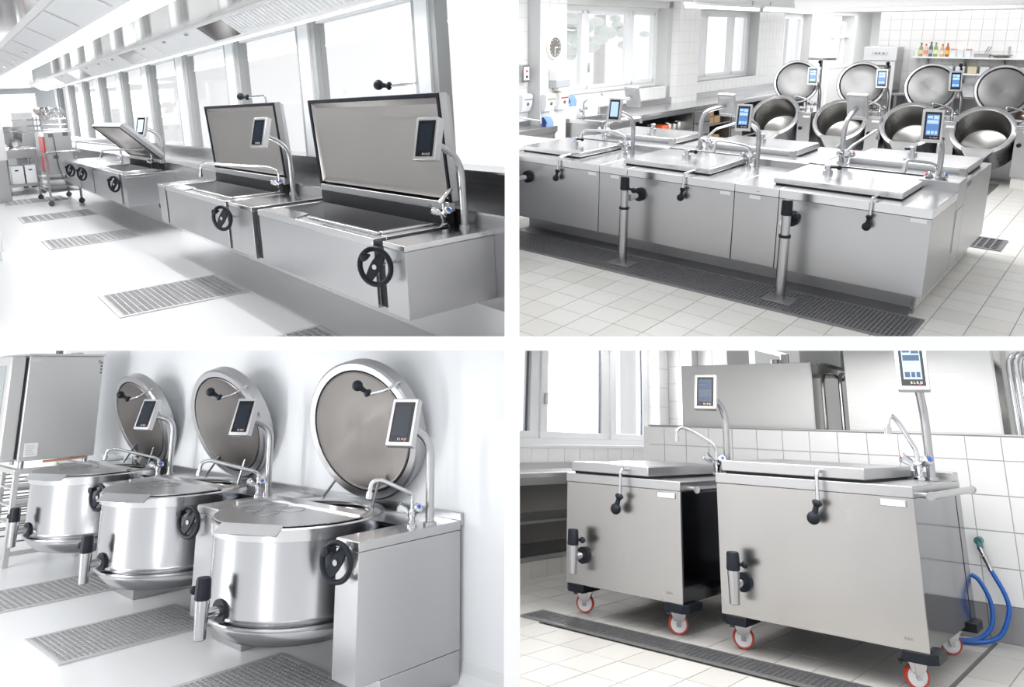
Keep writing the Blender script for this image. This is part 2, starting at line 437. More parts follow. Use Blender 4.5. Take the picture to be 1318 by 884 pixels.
def floor_grate(room, label, x0, x1, y0, y1, panels, axis, bars=(0.03, 0.03), group=None, wd=0.004, fr=0.03, th=0.012, z=0.0, pale=False):
    """floor drain: dark pit, steel frame, grid panels of crossing bars; panels are split along the named axis"""
    GRATE_, PIT_ = (GRATEL, PITL) if pale else (GRATE, PIT)
    t = thing(room, 'floor_grate', label, 'drain grate', ((x0+x1)/2, (y0+y1)/2, z), group=group)
    part(t, 'drain_pit', G().box(x0+fr*0.5, x1-fr*0.5, y0+fr*0.5, y1-fr*0.5, z+0.001, z+0.003), PIT_, rc=True)
    g = G()
    g.box(x0, x1, y0, y0+fr, z+0.001, z+th).box(x0, x1, y1-fr, y1, z+0.001, z+th).box(x0, x0+fr, y0+fr, y1-fr, z+0.001, z+th).box(x1-fr, x1, y0+fr, y1-fr, z+0.001, z+th)
    part(t, 'grate_frame', g, GRATE_, rc=True)
    a0, a1 = (x0+fr, x1-fr) if axis == 'x' else (y0+fr, y1-fr)
    for i in range(panels):
        lo, hi = a0+(a1-a0)*i/panels+0.004, a0+(a1-a0)*(i+1)/panels-0.004
        X0, X1, Y0, Y1 = (lo, hi, y0+fr, y1-fr) if axis == 'x' else (x0+fr, x1-fr, lo, hi)
        g = G().box(X0, X1, Y0, Y0+0.008, z+0.003, z+th).box(X0, X1, Y1-0.008, Y1, z+0.003, z+th).box(X0, X0+0.008, Y0, Y1, z+0.003, z+th).box(X1-0.008, X1, Y0, Y1, z+0.003, z+th)
        e = part(t, 'grid_panel', g, GRATE_, rc=True)
        g = G()
        nx = max(2, int((X1-X0)/bars[0])); ny = max(2, int((Y1-Y0)/bars[1]))
        for k in range(1, nx): xx = X0+(X1-X0)*k/nx; g.box(xx-wd/2, xx+wd/2, Y0, Y1, z+0.003, z+th)
        for k in range(1, ny): yy = Y0+(Y1-Y0)*k/ny; g.box(X0, X1, yy-wd/2, yy+wd/2, z+0.003, z+th-0.001)
        part(e, 'grid_bars', g, GRATE_, rc=True, stuff=True)
    return t

def tiles(parent, room, O, U, V, u0, u1, v0, v1, du, dv, gap, th, mats, limit=300, name='tile', skip=None, off=0.0):
    """tiles in a plane: O origin, U and V unit vectors, outward normal U x V; pieces share one mesh; the nearest ones are single objects"""
    O, U, V = Vector(O), Vector(U), Vector(V); Nn = U.cross(V)
    I = LM[parent.name][1].inverted()
    base = [finish_mesh(name, G().box(-du/2+gap/2, du/2-gap/2, -dv/2+gap/2, dv/2-gap/2, 0, th), m) for m in mats]
    B = Matrix((U, V, Nn)).transposed().to_4x4()
    Ec = room.M.inverted() @ EYE
    cand = []
    for i in range(int(math.ceil((u1-u0)/du))):
        for j in range(int(math.ceil((v1-v0)/dv))):
            u, v = u0+(i+0.5)*du, v0+(j+0.5)*dv
            if u > u1+0.01 or v > v1+0.01: continue
            if skip and skip(u, v): continue
            p = O+U*u+V*v
            ok = in_view(room, p, max(du, dv)*0.9)
            if not ok: continue
            cand.append(((p-Ec).length, p))
    cand.sort(key=lambda t: t[0])
    far = G()
    for k, (d, p) in enumerate(cand):
        Mx = Matrix.Translation(p) @ B
        if k < limit:
            o = bpy.data.objects.new(name, random.choice(base)); COL.objects.link(o)
            o.parent = parent
            o.matrix_local = I @ Mx @ Matrix.Translation((0, 0, random.uniform(-0.0004, 0.0006)))
        else:
            far.box(-du/2+gap/2, du/2-gap/2, -dv/2+gap/2, dv/2-gap/2, 0, th, Mx)
    if far.v: part(parent, name, far, mats[0], rc=True, stuff=True)
def in_view(room, p, m):
    q = cam_inv @ (room.M @ Vector(p))
    if q.z > -0.3: return False
    x, y = PX+FPX*q.x/-q.z, PY-FPX*q.y/-q.z
    r = m*FPX/-q.z
    x0, x1 = (-140, 659) if room.sx < 0 else (659, 1460)
    y0, y1 = (-60, 442) if room.sy < 0 else (442, 980)
    return x0-r < x < x1+r and y0-r < y < y1+r
bpy.context.view_layer.update()
cam_inv = cam.matrix_world.inverted()

def clip_rooms():
    """cut everything of a room flush at the middle of the dividing wall and slab"""
    bpy.context.view_layer.update()
    tops = [bpy.data.objects[n] for n in LM]
    for t in tops:
        room = LM[t.name][0]
        stack = [t]+list(t.children_recursive)
        for o in stack:
            if o.type != 'MESH': continue
            MW = o.matrix_world
            for nrm in (Vector((room.sx*-1.0, 0, 0)), None):
                if nrm is None: nrm = Vector((0, 0, room.sy*1.0))    # upper rooms keep z above the eye
                cs = [(MW @ v.co-EYE).dot(nrm) for v in o.data.vertices]
                if not cs or max(cs) <= 1e-5: continue
                if o.data.users > 1: o.data = o.data.copy()
                bm = bmesh.new(); bm.from_mesh(o.data)
                I = MW.inverted()
                co = I @ EYE
                no = (MW.to_3x3().transposed() @ nrm).normalized()
                bmesh.ops.bisect_plane(bm, geom=bm.verts[:]+bm.edges[:]+bm.faces[:], plane_co=co, plane_no=no, clear_outer=True)
                bm.to_mesh(o.data); bm.free()
        for o in reversed(stack):
            if o.type == 'MESH' and not o.data.vertices and not o.children: bpy.data.objects.remove(o)

# ================================================================== the display building
def building():
    d0, d1, t = 2.5, 9.0, 0.05
    g = G().box(-t/2, t/2, d0, d1, EYE.z-2.2, EYE.z+2.6)
    me = bpy.data.objects.new('wall_centre', finish_mesh('wall_centre', g, BAR)); COL.objects.link(me); me['kind'] = 'structure'
    g = G().box(-2.6, -t/2, d0, d1, EYE.z-t*0.47, EYE.z+t*0.47).box(t/2, 2.6, d0, d1, EYE.z-t*0.47, EYE.z+t*0.47)
    me = bpy.data.objects.new('floor_slab', finish_mesh('floor_slab', g, BAR)); COL.objects.link(me); me['kind'] = 'structure'
building()

# ================================================================== upper left: braising pans along a window wall
YAWW = Matrix.Rotation(28*D2R, 4, 'Z')
def build_range():
    R = RANGE
    YF, YB, YW, ZB = 0.155, 0.818, 1.118, 0.441
    # ---- shell
    struct(R, 'floor', G().box(-22.2, 0.9, -3.2, YW+0.1, -0.1, 0), EPOXY)
    g = G().box(-22, 0.9, YB, YW+0.12, 0, 0.36)
    struct(R, 'baseboard_right', g, WHITE)
    struct(R, 'wall_right', G().box(-22, 0.9, YB, YW+0.1, 0.36, 0.985), STEEL)
    struct(R, 'trim_1', G().box(-22, 0.9, YB-0.006, YW, 0.985, 1.0), TOPST)
    g = G().prism([(YW, 1.0), (YW, 1.215), (YW-0.10, 1.225), (YW-0.10, 1.24), (YW+0.16, 1.24), (YW+0.16, 1.0)], -22, 0.9)
    struct(R, 'trim_2', g, TOPST)
    struct(R, 'wall_left', G().box(-22, -0.4, -3.4, -3.3, 0, 3.0), WHITE)
    # window wall: mullions, head, panes
    n = 0
    for k in range(10):
        xr = -0.985-2.19*k if k else -0.985
        xr = [-0.985, -3.153, -5.378, -7.63, -9.842, -11.99, -14.15, -16.22, -18.37, -20.39][k]
        xl = xr-0.34 if k < 2 else xr-0.42
        xl = [-1.318, -3.605, -5.911, -8.33, -10.59, -12.92, -15.23, -17.42, -19.55, -21.77][k]
        wd = min(0.62, xr-xl)
        xl = xr-wd
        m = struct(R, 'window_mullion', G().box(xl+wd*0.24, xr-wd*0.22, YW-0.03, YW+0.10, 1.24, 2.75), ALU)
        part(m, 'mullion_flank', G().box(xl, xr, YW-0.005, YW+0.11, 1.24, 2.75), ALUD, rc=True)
    edges = [-22.0, -21.77, -20.39, -19.55, -18.37, -17.42, -16.22, -15.23, -14.15, -12.92, -11.99, -10.59, -9.842, -8.33, -7.63, -5.911, -5.378, -3.605, -3.153, -1.318, -0.985, 0.9]
    for k in range(0, 22, 2):
        x0, x1 = edges[k], edges[k+1]
        n += 1
        if x1-x0 < 0.3: continue
        wn = struct(R, 'window_%d' % n, G().box(x0, x1, YW+0.02, YW+0.09, 2.53, 2.75), ALU)
        part(wn, 'glass_pane', G().box(x0, x1, YW+0.05, YW+0.058, 1.24, 2.53), GLASS, rc=True)
    # end wall with its wide window
    g = G().box(-22.2, -22, -3.2, YW+0.1, 2.55, 3.0).box(-22.2, -22, -3.2, YW+0.1, 0, 1.0).box(-22.2, -22, 0.72, YW+0.1, 1.0, 2.55).box(-22.2, -22, -0.34, -0.26, 1.0, 2.55).box(-22.2, -22, -3.2, -2.2, 1.0, 2.55)
    e = struct(R, 'wall_far', g, ALU)
    wn = struct(R, 'window_12', G().box(-22.14, -22.06, -2.2, 0.72, 2.47, 2.55), ALU)
    part(wn, 'glass_pane', G().box(-22.11, -22.10, -2.2, 0.72, 1.0, 2.47), GLASS, rc=True)
    # ---- ceiling: polished panels, light strip, hood
    c = struct(R, 'ceiling', G().box(-22, 0.9, -3.4, YW+0.2, 2.98, 3.04), WHITE)
    t = thing(R, 'extractor_hood', 'long steel extractor hood with slanted grille along the window tops', 'hood', (-8, 0.5, 2.5))
    X0, X1 = -19.2, 0.9
    prof = [(0.66, 2.46), (0.58, 2.46), (0.36, 2.62), (0.36, 2.98), (0.66, 2.98)]
    part(t, 'hood_body', G().prism(prof, X0, X1), FRAME, rc=True)
    x = -3.1
    # slanted face: grille near, filter panels and plain sheets beyond
    dv = Vector((0, -0.22, 0.16)).normalized(); nrm = Vector((0, -0.16, -0.22)).normalized()
    def slant(x0, x1, a, b, lift=0.004):
        p = [Vector((xx, 0.58, 2.46))+dv*s for xx in (x0, x1) for s in (a, b)]
        q = [k+nrm*lift for k in p]
        return G().add([tuple(k) for k in p+q], [(0, 1, 3, 2), (4, 6, 7, 5), (0, 4, 5, 1), (2, 3, 7, 6), (0, 2, 6, 4), (1, 5, 7, 3)])
    for k in range(46):
        xx = -3.55+k*0.09
        if xx > 0.6: break
        part(t, 'grille_slat', slant(xx, xx+0.045, 0.035, 0.245, 0.012), FRAME, rc=True)
    for x0, x1 in ((-5.3, -4.45), (-6.3, -5.35), (-7.3, -6.4), (-9.4, -8.4), (-10.5, -9.5), (-11.7, -10.6), (-15, -13.2)):
        f = part(t, 'filter_panel', slant(x0, x1, 0.03, 0.245, 0.006), WHITE, rc=True)
        part(f, 'panel_handle', slant((x0+x1)/2-0.05, (x0+x1)/2+0.05, 0.2, 0.225, 0.014), PIPE, rc=True)
    for x0, x1 in ((-4.4, -3.6), (-8.35, -7.35), (-13.1, -11.75), (-18.5, -15.1)):
        part(t, 'steel_sheet', slant(x0, x1, 0.02, 0.25, 0.004), MIRROR, rc=True)
    part(t, 'lamp_tube', G().box(X0, X1, 0.66, 0.70, 2.45, 2.475), LAMP, rc=True)
    t = thing(R, 'ceiling_panel', 'polished steel ceiling panel mirroring the window mullions', 'ceiling panel', (-8, 0, 2.62))
    part(t, 'panel_sheet', G().box(-19.2, 0.9, -0.32, 0.36, 2.62, 2.66), MIRROR, rc=True)
    part(t, 'edge_rail', G().box(-19.2, 0.9, 0.33, 0.375, 2.60, 2.625), FRAME, rc=True)
    t = thing(R, 'light_strip', 'long glowing white light strip running along the ceiling', 'ceiling light', (-8, -0.45, 2.6))
    part(t, 'lamp_housing', G().box(-19.2, 0.9, -0.60, -0.32, 2.63, 2.72), FRAME, rc=True)
    for k in range(9):
        part(t, 'diffuser', G().box(-19.0+k*2.2, -16.84+k*2.2, -0.585, -0.335, 2.605, 2.63), LAMP, rc=True)
    t = thing(R, 'extractor_hood', 'slanted white filter hood on the aisle side of the light strip', 'hood', (-8, -0.8, 2.65))
    part(t, 'hood_body', G().prism([(-0.60, 2.62), (-0.60, 2.98), (-1.0, 2.98), (-1.0, 2.84), (-0.97, 2.81)], -19.2, 0.9), FRAME, rc=True)
    for k in range(7):
        x0 = -14.2+k*1.6
        p = [(-0.64, 2.635), (-0.93, 2.785), (-0.935, 2.775), (-0.645, 2.625)]
        f = part(t, 'filter_panel', G().prism(p, x0, x0+1.5), WHITE, rc=True)
        if k < 4: part(f, 'panel_handle', G().prism([(-0.70, 2.655), (-0.75, 2.68), (-0.755, 2.67), (-0.705, 2.645)], x0+0.7, x0+0.8), PIPE, rc=True)
    t = thing(R, 'ceiling_panel', 'broad brushed steel ceiling panel at the upper left corner', 'ceiling panel', (-8, -2, 2.84))
    part(t, 'panel_sheet', G().box(-22, 0.9, -3.4, -1.0, 2.82, 2.88), MIRROR, rc=True)
    # far bulkhead between the hood and the end wall
    struct(R, 'trim_3', G().box(-22, -19.2, -3.2, YW+0.1, 2.62, 2.98), STEEL)

    # ---- floor grates
    for k, (x0, x1) in enumerate(((-4.292, -3.256), (-8.656, -7.715), (-12.069, -11.119), (-15.5, -14.5))):
        floor_grate(R, ['floor grate nearest the big braising pan, half in its shadow', 'floor grate second from the front along the aisle', 'narrow looking floor grate third along the aisle', 'farthest floor grate, beside the rolling stand with red panels'][k], x0, x1, -0.866, 0.268, 2, 'y', ((0.045, 0.05), (0.06, 0.06), (0.1, 0.1), (0.1, 0.1))[k], 'floor grates along the aisle', (0.008, 0.014, 0.02, 0.03)[k], 0.035, pale=True)
    floor_grate(R, 'corner of a floor grate at the bottom edge below the big pan', -1.69, -0.75, -0.866, 0.29, 2, 'y', (0.045, 0.05), 'floor grates along the aisle', 0.008, pale=True)

    # ---- braising pans
    def pan(xl, xr, label, lid_open, handle=True):
        t = thing(R, 'braising_pan', label, 'braising pan', ((xl+xr)/2, 0.45, ZB), group='braising pans')
        z1 = 0.90
        part(t, 'front_panel', G().box(xl, xr, YF, YF+0.02, ZB, z1-0.055).box(xl, xr, YF+0.02, 0.72, ZB, ZB+0.02).box(xl, xl+0.02, YF+0.02, 0.72, ZB+0.02, z1-0.055).box(xr-0.02, xr, YF+0.02, 0.72, ZB+0.02, z1-0.055), STEEL, 0.003, rc=True)
        ox0, ox1, oy0, oy1 = xl+0.10, xr-0.10, YF+0.09, 0.70
        g = G().box(xl-0.008, xr+0.008, YF-0.008, oy0, z1-0.055, z1).box(xl-0.008, ox0, oy0, 0.74, z1-0.055, z1).box(ox1, xr+0.008, oy0, 0.74, z1-0.055, z1)
        part(t, 'rim', g, TOPST, 0.006, rc=True)
        # raised inner edge and pouring lip
        for bx in ((ox0+0.75, ox1+0.015, oy0-0.02, oy0+0.012, z1, z1+0.018), (ox1-0.012, ox1+0.03, oy0+0.013, oy1, z1, z1+0.018), (ox0-0.02, ox0+0.02, oy0, oy1, z1, z1+0.01)):
            part(t, 'inner_edge', G().box(*bx), TOPST, 0.007, rc=True)
        g = G().add([(ox0, YF-0.01, z1+0.003), (ox0+0.7, YF-0.01, z1+0.003), (ox0+0.62, oy0+0.05, z1+0.012), (ox0+0.05, oy0+0.05, z1+0.012), (ox0, YF-0.01, z1-0.004), (ox0+0.7, YF-0.01, z1-0.004), (ox0+0.62, oy0+0.05, z1), (ox0+0.05, oy0+0.05, z1)], [(0, 1, 2, 3), (4, 7, 6, 5), (0, 4, 5, 1), (1, 5, 6, 2), (2, 6, 7, 3), (3, 7, 4, 0)])
        part(t, 'pouring_lip', g, TOPST, rc=True)
        d = 0.27
        g = G()
        a = [(ox0, oy0, z1), (ox1, oy0, z1), (ox1, oy1, z1), (ox0, oy1, z1)]
        b = [(ox0+0.03, oy0+0.03, z1-d), (ox1-0.03, oy0+0.03, z1-d), (ox1-0.03, oy1-0.02, z1-d), (ox0+0.03, oy1-0.02, z1-d)]
        g.add(a+b, [(0, 1, 5, 4), (1, 2, 6, 5), (2, 3, 7, 6), (3, 0, 4, 7), (4, 5, 6, 7)])
        part(t, 'tub', g, STEEL, rc=True)
        # hinge beam behind the tub
        part(t, 'hinge_gap', G().box(xl+0.03, xr-0.03, 0.725, 0.80, z1-0.05, z1+0.10), GAP, rc=True)
        part(t, 'hinge_beam', G().box(xl+0.0, xr+0.01, 0.735, 0.79, z1+0.085, z1+0.155), STEEL, 0.006, rc=True)
        part(t, 'hinge_bolt', G().cyl((xr-0.22, 0.728, z1+0.11), (xr-0.22, 0.737, z1+0.11), 0.022, 16), PIPE, rc=True)
        # lid: hinged at the back; u runs from the hinge to the front edge
        hx, hy, hz, L = (xl+xr)/2, 0.755, 1.056, 0.74
        MLd = Matrix.Translation((hx, hy, hz)) @ Matrix.Rotation(lid_open, 4, 'X')
        w = (xr-xl)/2+0.03
        # local frame: x along the pan, -y away from the hinge, z up when the lid lies shut
        def LG(f): q = G(); f(q); q.v = [tuple(MLd @ Vector(p)) for p in q.v]; return q
        T = 0.10
        def body(q):
            ins = 0.03
            q.add([(-w, 0, 0), (w, 0, 0), (w, -L, 0), (-w, -L, 0), (-w+ins, -ins, T), (w-ins, -ins, T), (w-ins, -L+ins, T), (-w+ins, -L+ins, T), (-w, 0, 0.055), (w, 0, 0.055), (w, -L, 0.055), (-w, -L, 0.055)],
                  [(0, 1, 9, 8), (1, 2, 10, 9), (2, 3, 11, 10), (3, 0, 8, 11), (8, 9, 5, 4), (9, 10, 6, 5), (10, 11, 7, 6), (11, 8, 4, 7), (4, 5, 6, 7)])
        l = part(t, 'lid', LG(body), STEEL, 0.004, rc=True)
        gw = 0.026
        part(l, 'gasket', LG(lambda q: q.box(-w, w, -L, -L+gw, -0.012, 0.001).box(-w, -w+gw*1.5, -L+gw, 0, -0.012, 0.001).box(w-gw, w, -L+gw, 0, -0.012, 0.001)), GASKET, rc=True)
        def inner(q):
            a, b, c = gw*1.6, 0.075, 0.02
            o = [(-w+a, -0.02, -0.001), (w-a, -0.02, -0.001), (w-a, -L+gw*1.2, -0.001), (-w+a, -L+gw*1.2, -0.001)]
            i = [(-w+b+0.02, -0.07, c), (w-b-0.01, -0.07, c), (w-b-0.01, -L+0.075, c), (-w+b+0.02, -L+0.075, c)]
            i = [(p[0], p[1], 0.028) for p in i]
            q.add(o+i, [(0, 1, 5, 4), (1, 2, 6, 5), (2, 3, 7, 6), (3, 0, 4, 7), (4, 5, 6, 7)])
        part(l, 'inner_panel', LG(inner), LIDST, rc=True)
        if handle:
            hp = [MLd @ Vector(p) for p in ((w-0.34, -L, 0.05), (w-0.34, -L-0.075, 0.05), (w-0.52, -L-0.07, -0.06))]
            lid_handle(l, hp, hp[-1]-hp[-2]+Vector((0, 0, 0.04)), r=0.008, k=1.15)
        return t
    OPEN = -(90-3.9)*D2R
    def console(xl, xr, label, post=True, wheel=True, wheelc=None, mir=False):
        t = thing(R, 'control_console', label, 'control console', ((xl+xr)/2, 0.48, ZB), group='control consoles between the pans')
        part(t, 'body', G().box(xl, xr, YF, YB, ZB, 0.862), STEEL, 0.003, rc=True)
        for ga, gb in ((-0.396, -0.264), (-2.624, -2.446), (-3.321, -3.237), (-5.578, -5.508), (-8.181, -8.02), (-10.40, -10.283)):
            if abs(gb-xl) < 0.001 or (abs(ga-xr) < 0.001 and ga < -2): part(t, 'gap_shade', G().box(ga+0.002, gb-0.002, YF+0.03, YB-0.1, ZB+0.01, 0.86), GAP, rc=True)  # dark block put into the gap to stand for its shade
        part(t, 'cap', G().box(xl-0.003, xr+0.003, YF-0.003, YB, 0.864, 0.90), TOPST, 0.004, rc=True)
        return t
    c1 = console(-0.264, 0.0, 'near steel control console at the right end, with black handwheel and dark display')
    handwheel(c1, (-0.20, 0.055, 0.765), 0.112, stem=0.10, yawM=YAWW)
    post_display(c1, (-0.235, 0.755, 0.90), 1.36, (-0.175, 0.46, 1.515), 25*D2R, 18*D2R, 0.165, 0.275, 0.068)
    pan(-2.446, -0.396, 'large near braising pan with its lid standing open and black ball handle', OPEN)
    c2 = console(-3.237, -2.624, 'steel control console between the two big open pans, with black handwheel')
    handwheel(c2, (-3.16, 0.06, 0.765), 0.105, stem=0.10, yawM=YAWW)
    post_display(c2, (-3.21, 0.775, 0.90), 1.36, (-3.15, 0.47, 1.525), 25*D2R, 18*D2R, 0.165, 0.285, 0.068)
    pan(-5.508, -3.321, 'second open braising pan, left of the near one, its lid upright', OPEN)
    c3 = console(-5.891, -5.578, 'narrow steel end console left of the second open pan')
    c4 = console(-8.02, -7.757, 'steel console at the near end of the far row, with small handwheel')
    handwheel(c4, (-8.06, 0.06, 0.765), 0.105, stem=0.10, yawM=YAWW)
    post_display(c4, (-8.25, 0.80, 0.90), 1.42, (-8.30, 0.55, 1.56), 35*D2R, 18*D2R, 0.17, 0.30, ui='pale', marks=None)
    pan(-10.283, -8.181, 'far braising pan with its lid half raised', -45*D2R, False)
    c5 = console(-11.64, -10.40, 'far console beside the half open pan, with a small handwheel at its left')
    handwheel(c5, (-10.8, 0.06, 0.765), 0.105, stem=0.10, yawM=YAWW)
    handwheel(c5, (-12.05, 0.06, 0.765), 0.105, stem=0.10, yawM=YAWW)
    c6 = console(-13.4, -11.75, 'farthest steel console, behind the rolling stand with red panels')
    # ---- taps on the consoles
    tap(R, 'chrome mixer tap with short raised spout on the near console', (-0.39, 0.70, 0.90), [(-0.39, 0.70, 1.08), (-0.28, 0.70, 1.155), (-0.185, 0.62, 1.17), (-0.19, 0.55, 1.10)], 0.3, r=0.012)
    tap(R, 'chrome mixer tap whose long spout reaches over the second pan', (-3.45, 0.74, 0.90), [(-3.45, 0.74, 1.12), (-3.5, 0.66, 1.16), (-3.95, 0.22, 1.22), (-4.05, 0.17, 1.20), (-4.06, 0.16, 1.10)], 0.3, r=0.013)
    tap(R, 'small chrome mixer tap beside the half raised lid', (-8.7, 0.74, 0.90), [(-8.7, 0.74, 1.15), (-8.75, 0.66, 1.2), (-9.5, 0.2, 1.2), (-9.55, 0.18, 1.1)], 0.3, r=0.016)
    tap(R, 'farthest chrome tap with a thin arm over the console', (-11.0, 0.74, 0.90), [(-11.0, 0.74, 1.18), (-11.1, 0.7, 1.2), (-12.6, 0.3, 1.27), (-12.7, 0.28, 1.15)], 0.3, r=0.016)
    # drain cock under the far pan
    t = thing(R, 'drain_cock', 'black drain cock hanging below the far pan', 'drain cock', (-7.9, 0.62, 0.36))
    part(t, 'cock_body', G().cyl((0, 0, 0), (0, 0, 0.08), 0.035, 12), BLACK)
    part(t, 'cock_lever', G().box(-0.02, 0.16, -0.02, 0.02, 0.0, 0.03), BLACK)

    # ---- left foreground cabinet
    t = thing(R, 'cabinet', 'white cabinet corner cut by the left picture edge', 'cabinet', (-7.8, -1.8, 0))
    part(t, 'body', G().box(-8.3, -7.4, -2.3, -1.39, 0.12, 0.68), WHITE, 0.006, rc=True)
    part(t, 'worktop', G().box(-8.33, -7.38, -2.32, -1.37, 0.68, 0.72), FRAME, 0.006, rc=True)
    part(t, 'plinth', G().box(-8.28, -7.42, -2.28, -1.42, 0.0, 0.12), ALU, rc=True)

    # ---- rolling stand with red side panels
    t = thing(R, 'rolling_stand', 'tall steel rolling stand with red side panels and a black cable', 'equipment cart', (-14.2, 0.05, 0))
    x0, x1, y0, y1 = -15.1, -13.4, -0.17, 0.36
    part(t, 'cabinet_box', G().box(x0+0.05, x1-0.03, y0+0.04, y1-0.03, 0.62, 1.47), STEEL, 0.01, rc=True)
    part(t, 'upper_front', G().box(x1-0.03, x1-0.015, y0+0.06, y1-0.05, 1.12, 1.45), STEELX, rc=True)
    part(t, 'lower_front', G().box(x1-0.03, x1-0.015, y0+0.06, y1-0.05, 0.64, 1.05), STEELX, rc=True)
    for z0, z1 in ((0.66, 0.98), (1.06, 1.38)):
        part(t, 'red_panel', G().box(x1-0.85, x1-0.15, y0+0.02, y0+0.045, z0, z1), REDMARK, rc=True)
    for yy, zz in ((-0.02, 1.40), (0.23, 1.41), (0.02, 0.97)):
        part(t, 'vent_grille', G().box(x1-0.016, x1-0.008, yy-0.045, yy+0.045, zz-0.035, zz+0.035), plain_cached('vent_grey', (0.10, 0.11, 0.12)), rc=True)
    for (xx, yy) in ((x0, y0), (x1, y0), (x0, y1), (x1, y1)):
        l = part(t, 'leg', G().box(xx-0.02, xx+0.02, yy-0.02, yy+0.02, 0.12, 0.95), PIPE, rc=True)
        part(l, 'caster', G().cyl((xx-0.02, yy, 0.055), (xx+0.02, yy, 0.055), 0.055, 14).box(xx-0.018, xx+0.018, yy-0.02, yy+0.02, 0.05, 0.13), plain_cached('caster_grey', (0.07, 0.08, 0.09)), rc=True)
    part(t, 'push_bar', G().tube(bend([(x1, y0, 0.9), (x1+0.05, y0, 1.07), (x1+0.05, y1+0.12, 1.07), (x1-0.3, y1+0.12, 1.03)], 0.06), 0.018, 10), PIPE, rc=True)
    for z in (0.52, 0.38, 0.28):
        part(t, 'lower_shelf', G().box(x0, x1, y0, y1, z-0.012, z+0.012), PIPE, rc=True)
    part(t, 'cable', G().tube(bend([(x1-0.01, 0.02, 1.38), (x1+0.03, 0.04, 0.75), (x1+0.06, 0.12, 0.42), (x1+0.05, 0.24, 0.40), (x1+0.0, 0.30, 0.6)], 0.12, 5), 0.010, 8), plain_cached('cable_grey', (0.10, 0.11, 0.13)), rc=True)
    # utensils on its top
    t2 = thing(R, 'utensil_rack', 'wire rack of steel pans and ladles on top of the rolling stand', 'rack', (-14.2, 0.05, 1.47))
    for zz in (1.50, 1.60, 1.72):
        part(t2, 'rack_rail', G().tube([(-13.6, -0.26, zz), (-13.6, 0.30, zz)], 0.014, 8).tube([(-14.9, -0.26, zz), (-14.9, 0.30, zz)], 0.014, 8), PIPE, rc=True)
    for yy in (-0.26, -0.20, -0.13, 0.30):
        part(t2, 'rack_post', G().tube([(-13.6, yy, 1.47), (-13.6, yy, 1.78)], 0.010, 8), PIPE, rc=True)
    b = solo(R, 'steel_funnel', 'wide steel bowl on a stem on top of the utensil rack', 'bowl', G().lathe([(0.001, 1.72), (0.10, 1.72), (0.10, 1.80), (0.17, 1.86), (0.19, 1.93), (0.16, 1.96), (0.14, 1.95), (0.001, 1.86)], (-14.0, -0.02, 0), 28), MIRROR)
    b = solo(R, 'steel_whisk', 'round wire whisk head lying beside the steel bowl', 'whisk', G().ring((-14.0, 0.24, 1.83), 0.11, 0.010, 'x').ring((-14.0, 0.24, 1.83), 0.11, 0.010, 'y').ring((-14.0, 0.24, 1.83), 0.075, 0.010, 'x').cyl((-14.0, 0.24, 1.72), (-14.0, 0.24, 1.74), 0.03), CHROME)
    # ---- mixer trolley
    t = thing(R, 'mixer_table', 'steel wheeled table under the mixing bowl at the far left', 'table', (-17.5, -0.3, 0))
    x0, x1, y0, y1 = -18.6, -16.6, -0.62, 0.05
    part(t, 'table_top', G().box(x0, x1, y0, y1, 1.03, 1.07), TOPST, 0.006, rc=True)
    part(t, 'apron', G().box(x0+0.04, x1-0.02, y0+0.04, y1-0.03, 0.86, 1.03), STEEL, rc=True)
    part(t, 'shelf', G().box(x0, x1, y0, y1, 0.20, 0.26), STEEL, rc=True)
    for (xx, yy) in ((x0, y0), (x1, y0), (x0, y1), (x1, y1)):
        l = part(t, 'leg', G().cyl((xx-0.03*(1 if xx > -17 else -1), yy+0.03*(1 if yy < -0.3 else -1), 0.1), (xx-0.03*(1 if xx > -17 else -1), yy+0.03*(1 if yy < -0.3 else -1), 1.03), 0.03), PIPE, rc=True)
        part(l, 'caster', G().cyl((xx-0.03, yy, 0.06), (xx+0.03, yy, 0.06), 0.06, 14), plain_cached('caster_grey', (0.07, 0.08, 0.09)), rc=True)
    t = thing(R, 'mixing_bowl', 'big steel mixing bowl standing on the wheeled table', 'bowl', (-16.9, -0.38, 1.07))
    part(t, 'bowl', G().lathe([(0.001, 0.04), (0.10, 0.045), (0.16, 0.12), (0.20, 0.25), (0.21, 0.50), (0.225, 0.505), (0.225, 0.525), (0.20, 0.52), (0.19, 0.26), (0.001, 0.06)], (0, 0, 0), 36), STEEL)
    part(t, 'foot', G().lathe([(0.001, 0), (0.13, 0), (0.12, 0.035), (0.08, 0.05), (0.001, 0.05)], (0, 0, 0), 28), STEEL)
    part(t, 'band', G().ring((0, 0, 0.40), 0.214, 0.008, 'z', 36), PIPE)
    for yy, lb in ((-0.40, 'white box with a dark slot on the shelf of the wheeled table'), (-0.13, 'pale box at the right on the shelf of the wheeled table')):
        t = thing(R, 'storage_box', lb, 'box', (-17.0, yy, 0.26))
        part(t, 'box_body', G().box(-0.3, 0.3, -0.12, 0.12, 0, 0.42), WHITE, 0.01)
        part(t, 'slot', G().box(0.298, 0.304, -0.05, 0.02, 0.30, 0.33), GAP)
    # steel cupboard at far left edge
    t = thing(R, 'steel_cupboard', 'tall pale cupboard edge at the far left behind the table', 'cupboard', (-15.3, -0.9, 0))
    part(t, 'body', G().box(-15.8, -15.2, -1.3, -0.66, 0.9, 2.0), FRAME, 0.01, rc=True)
    part(t, 'frame', G().box(-15.8, -15.2, -1.3, -0.68, 0.0, 0.9), STEEL, 0.01, rc=True)
    t = thing(R, 'storage_trolley', 'steel trolley of boxes behind the mixing bowl', 'trolley', (-19, 0.1, 0))
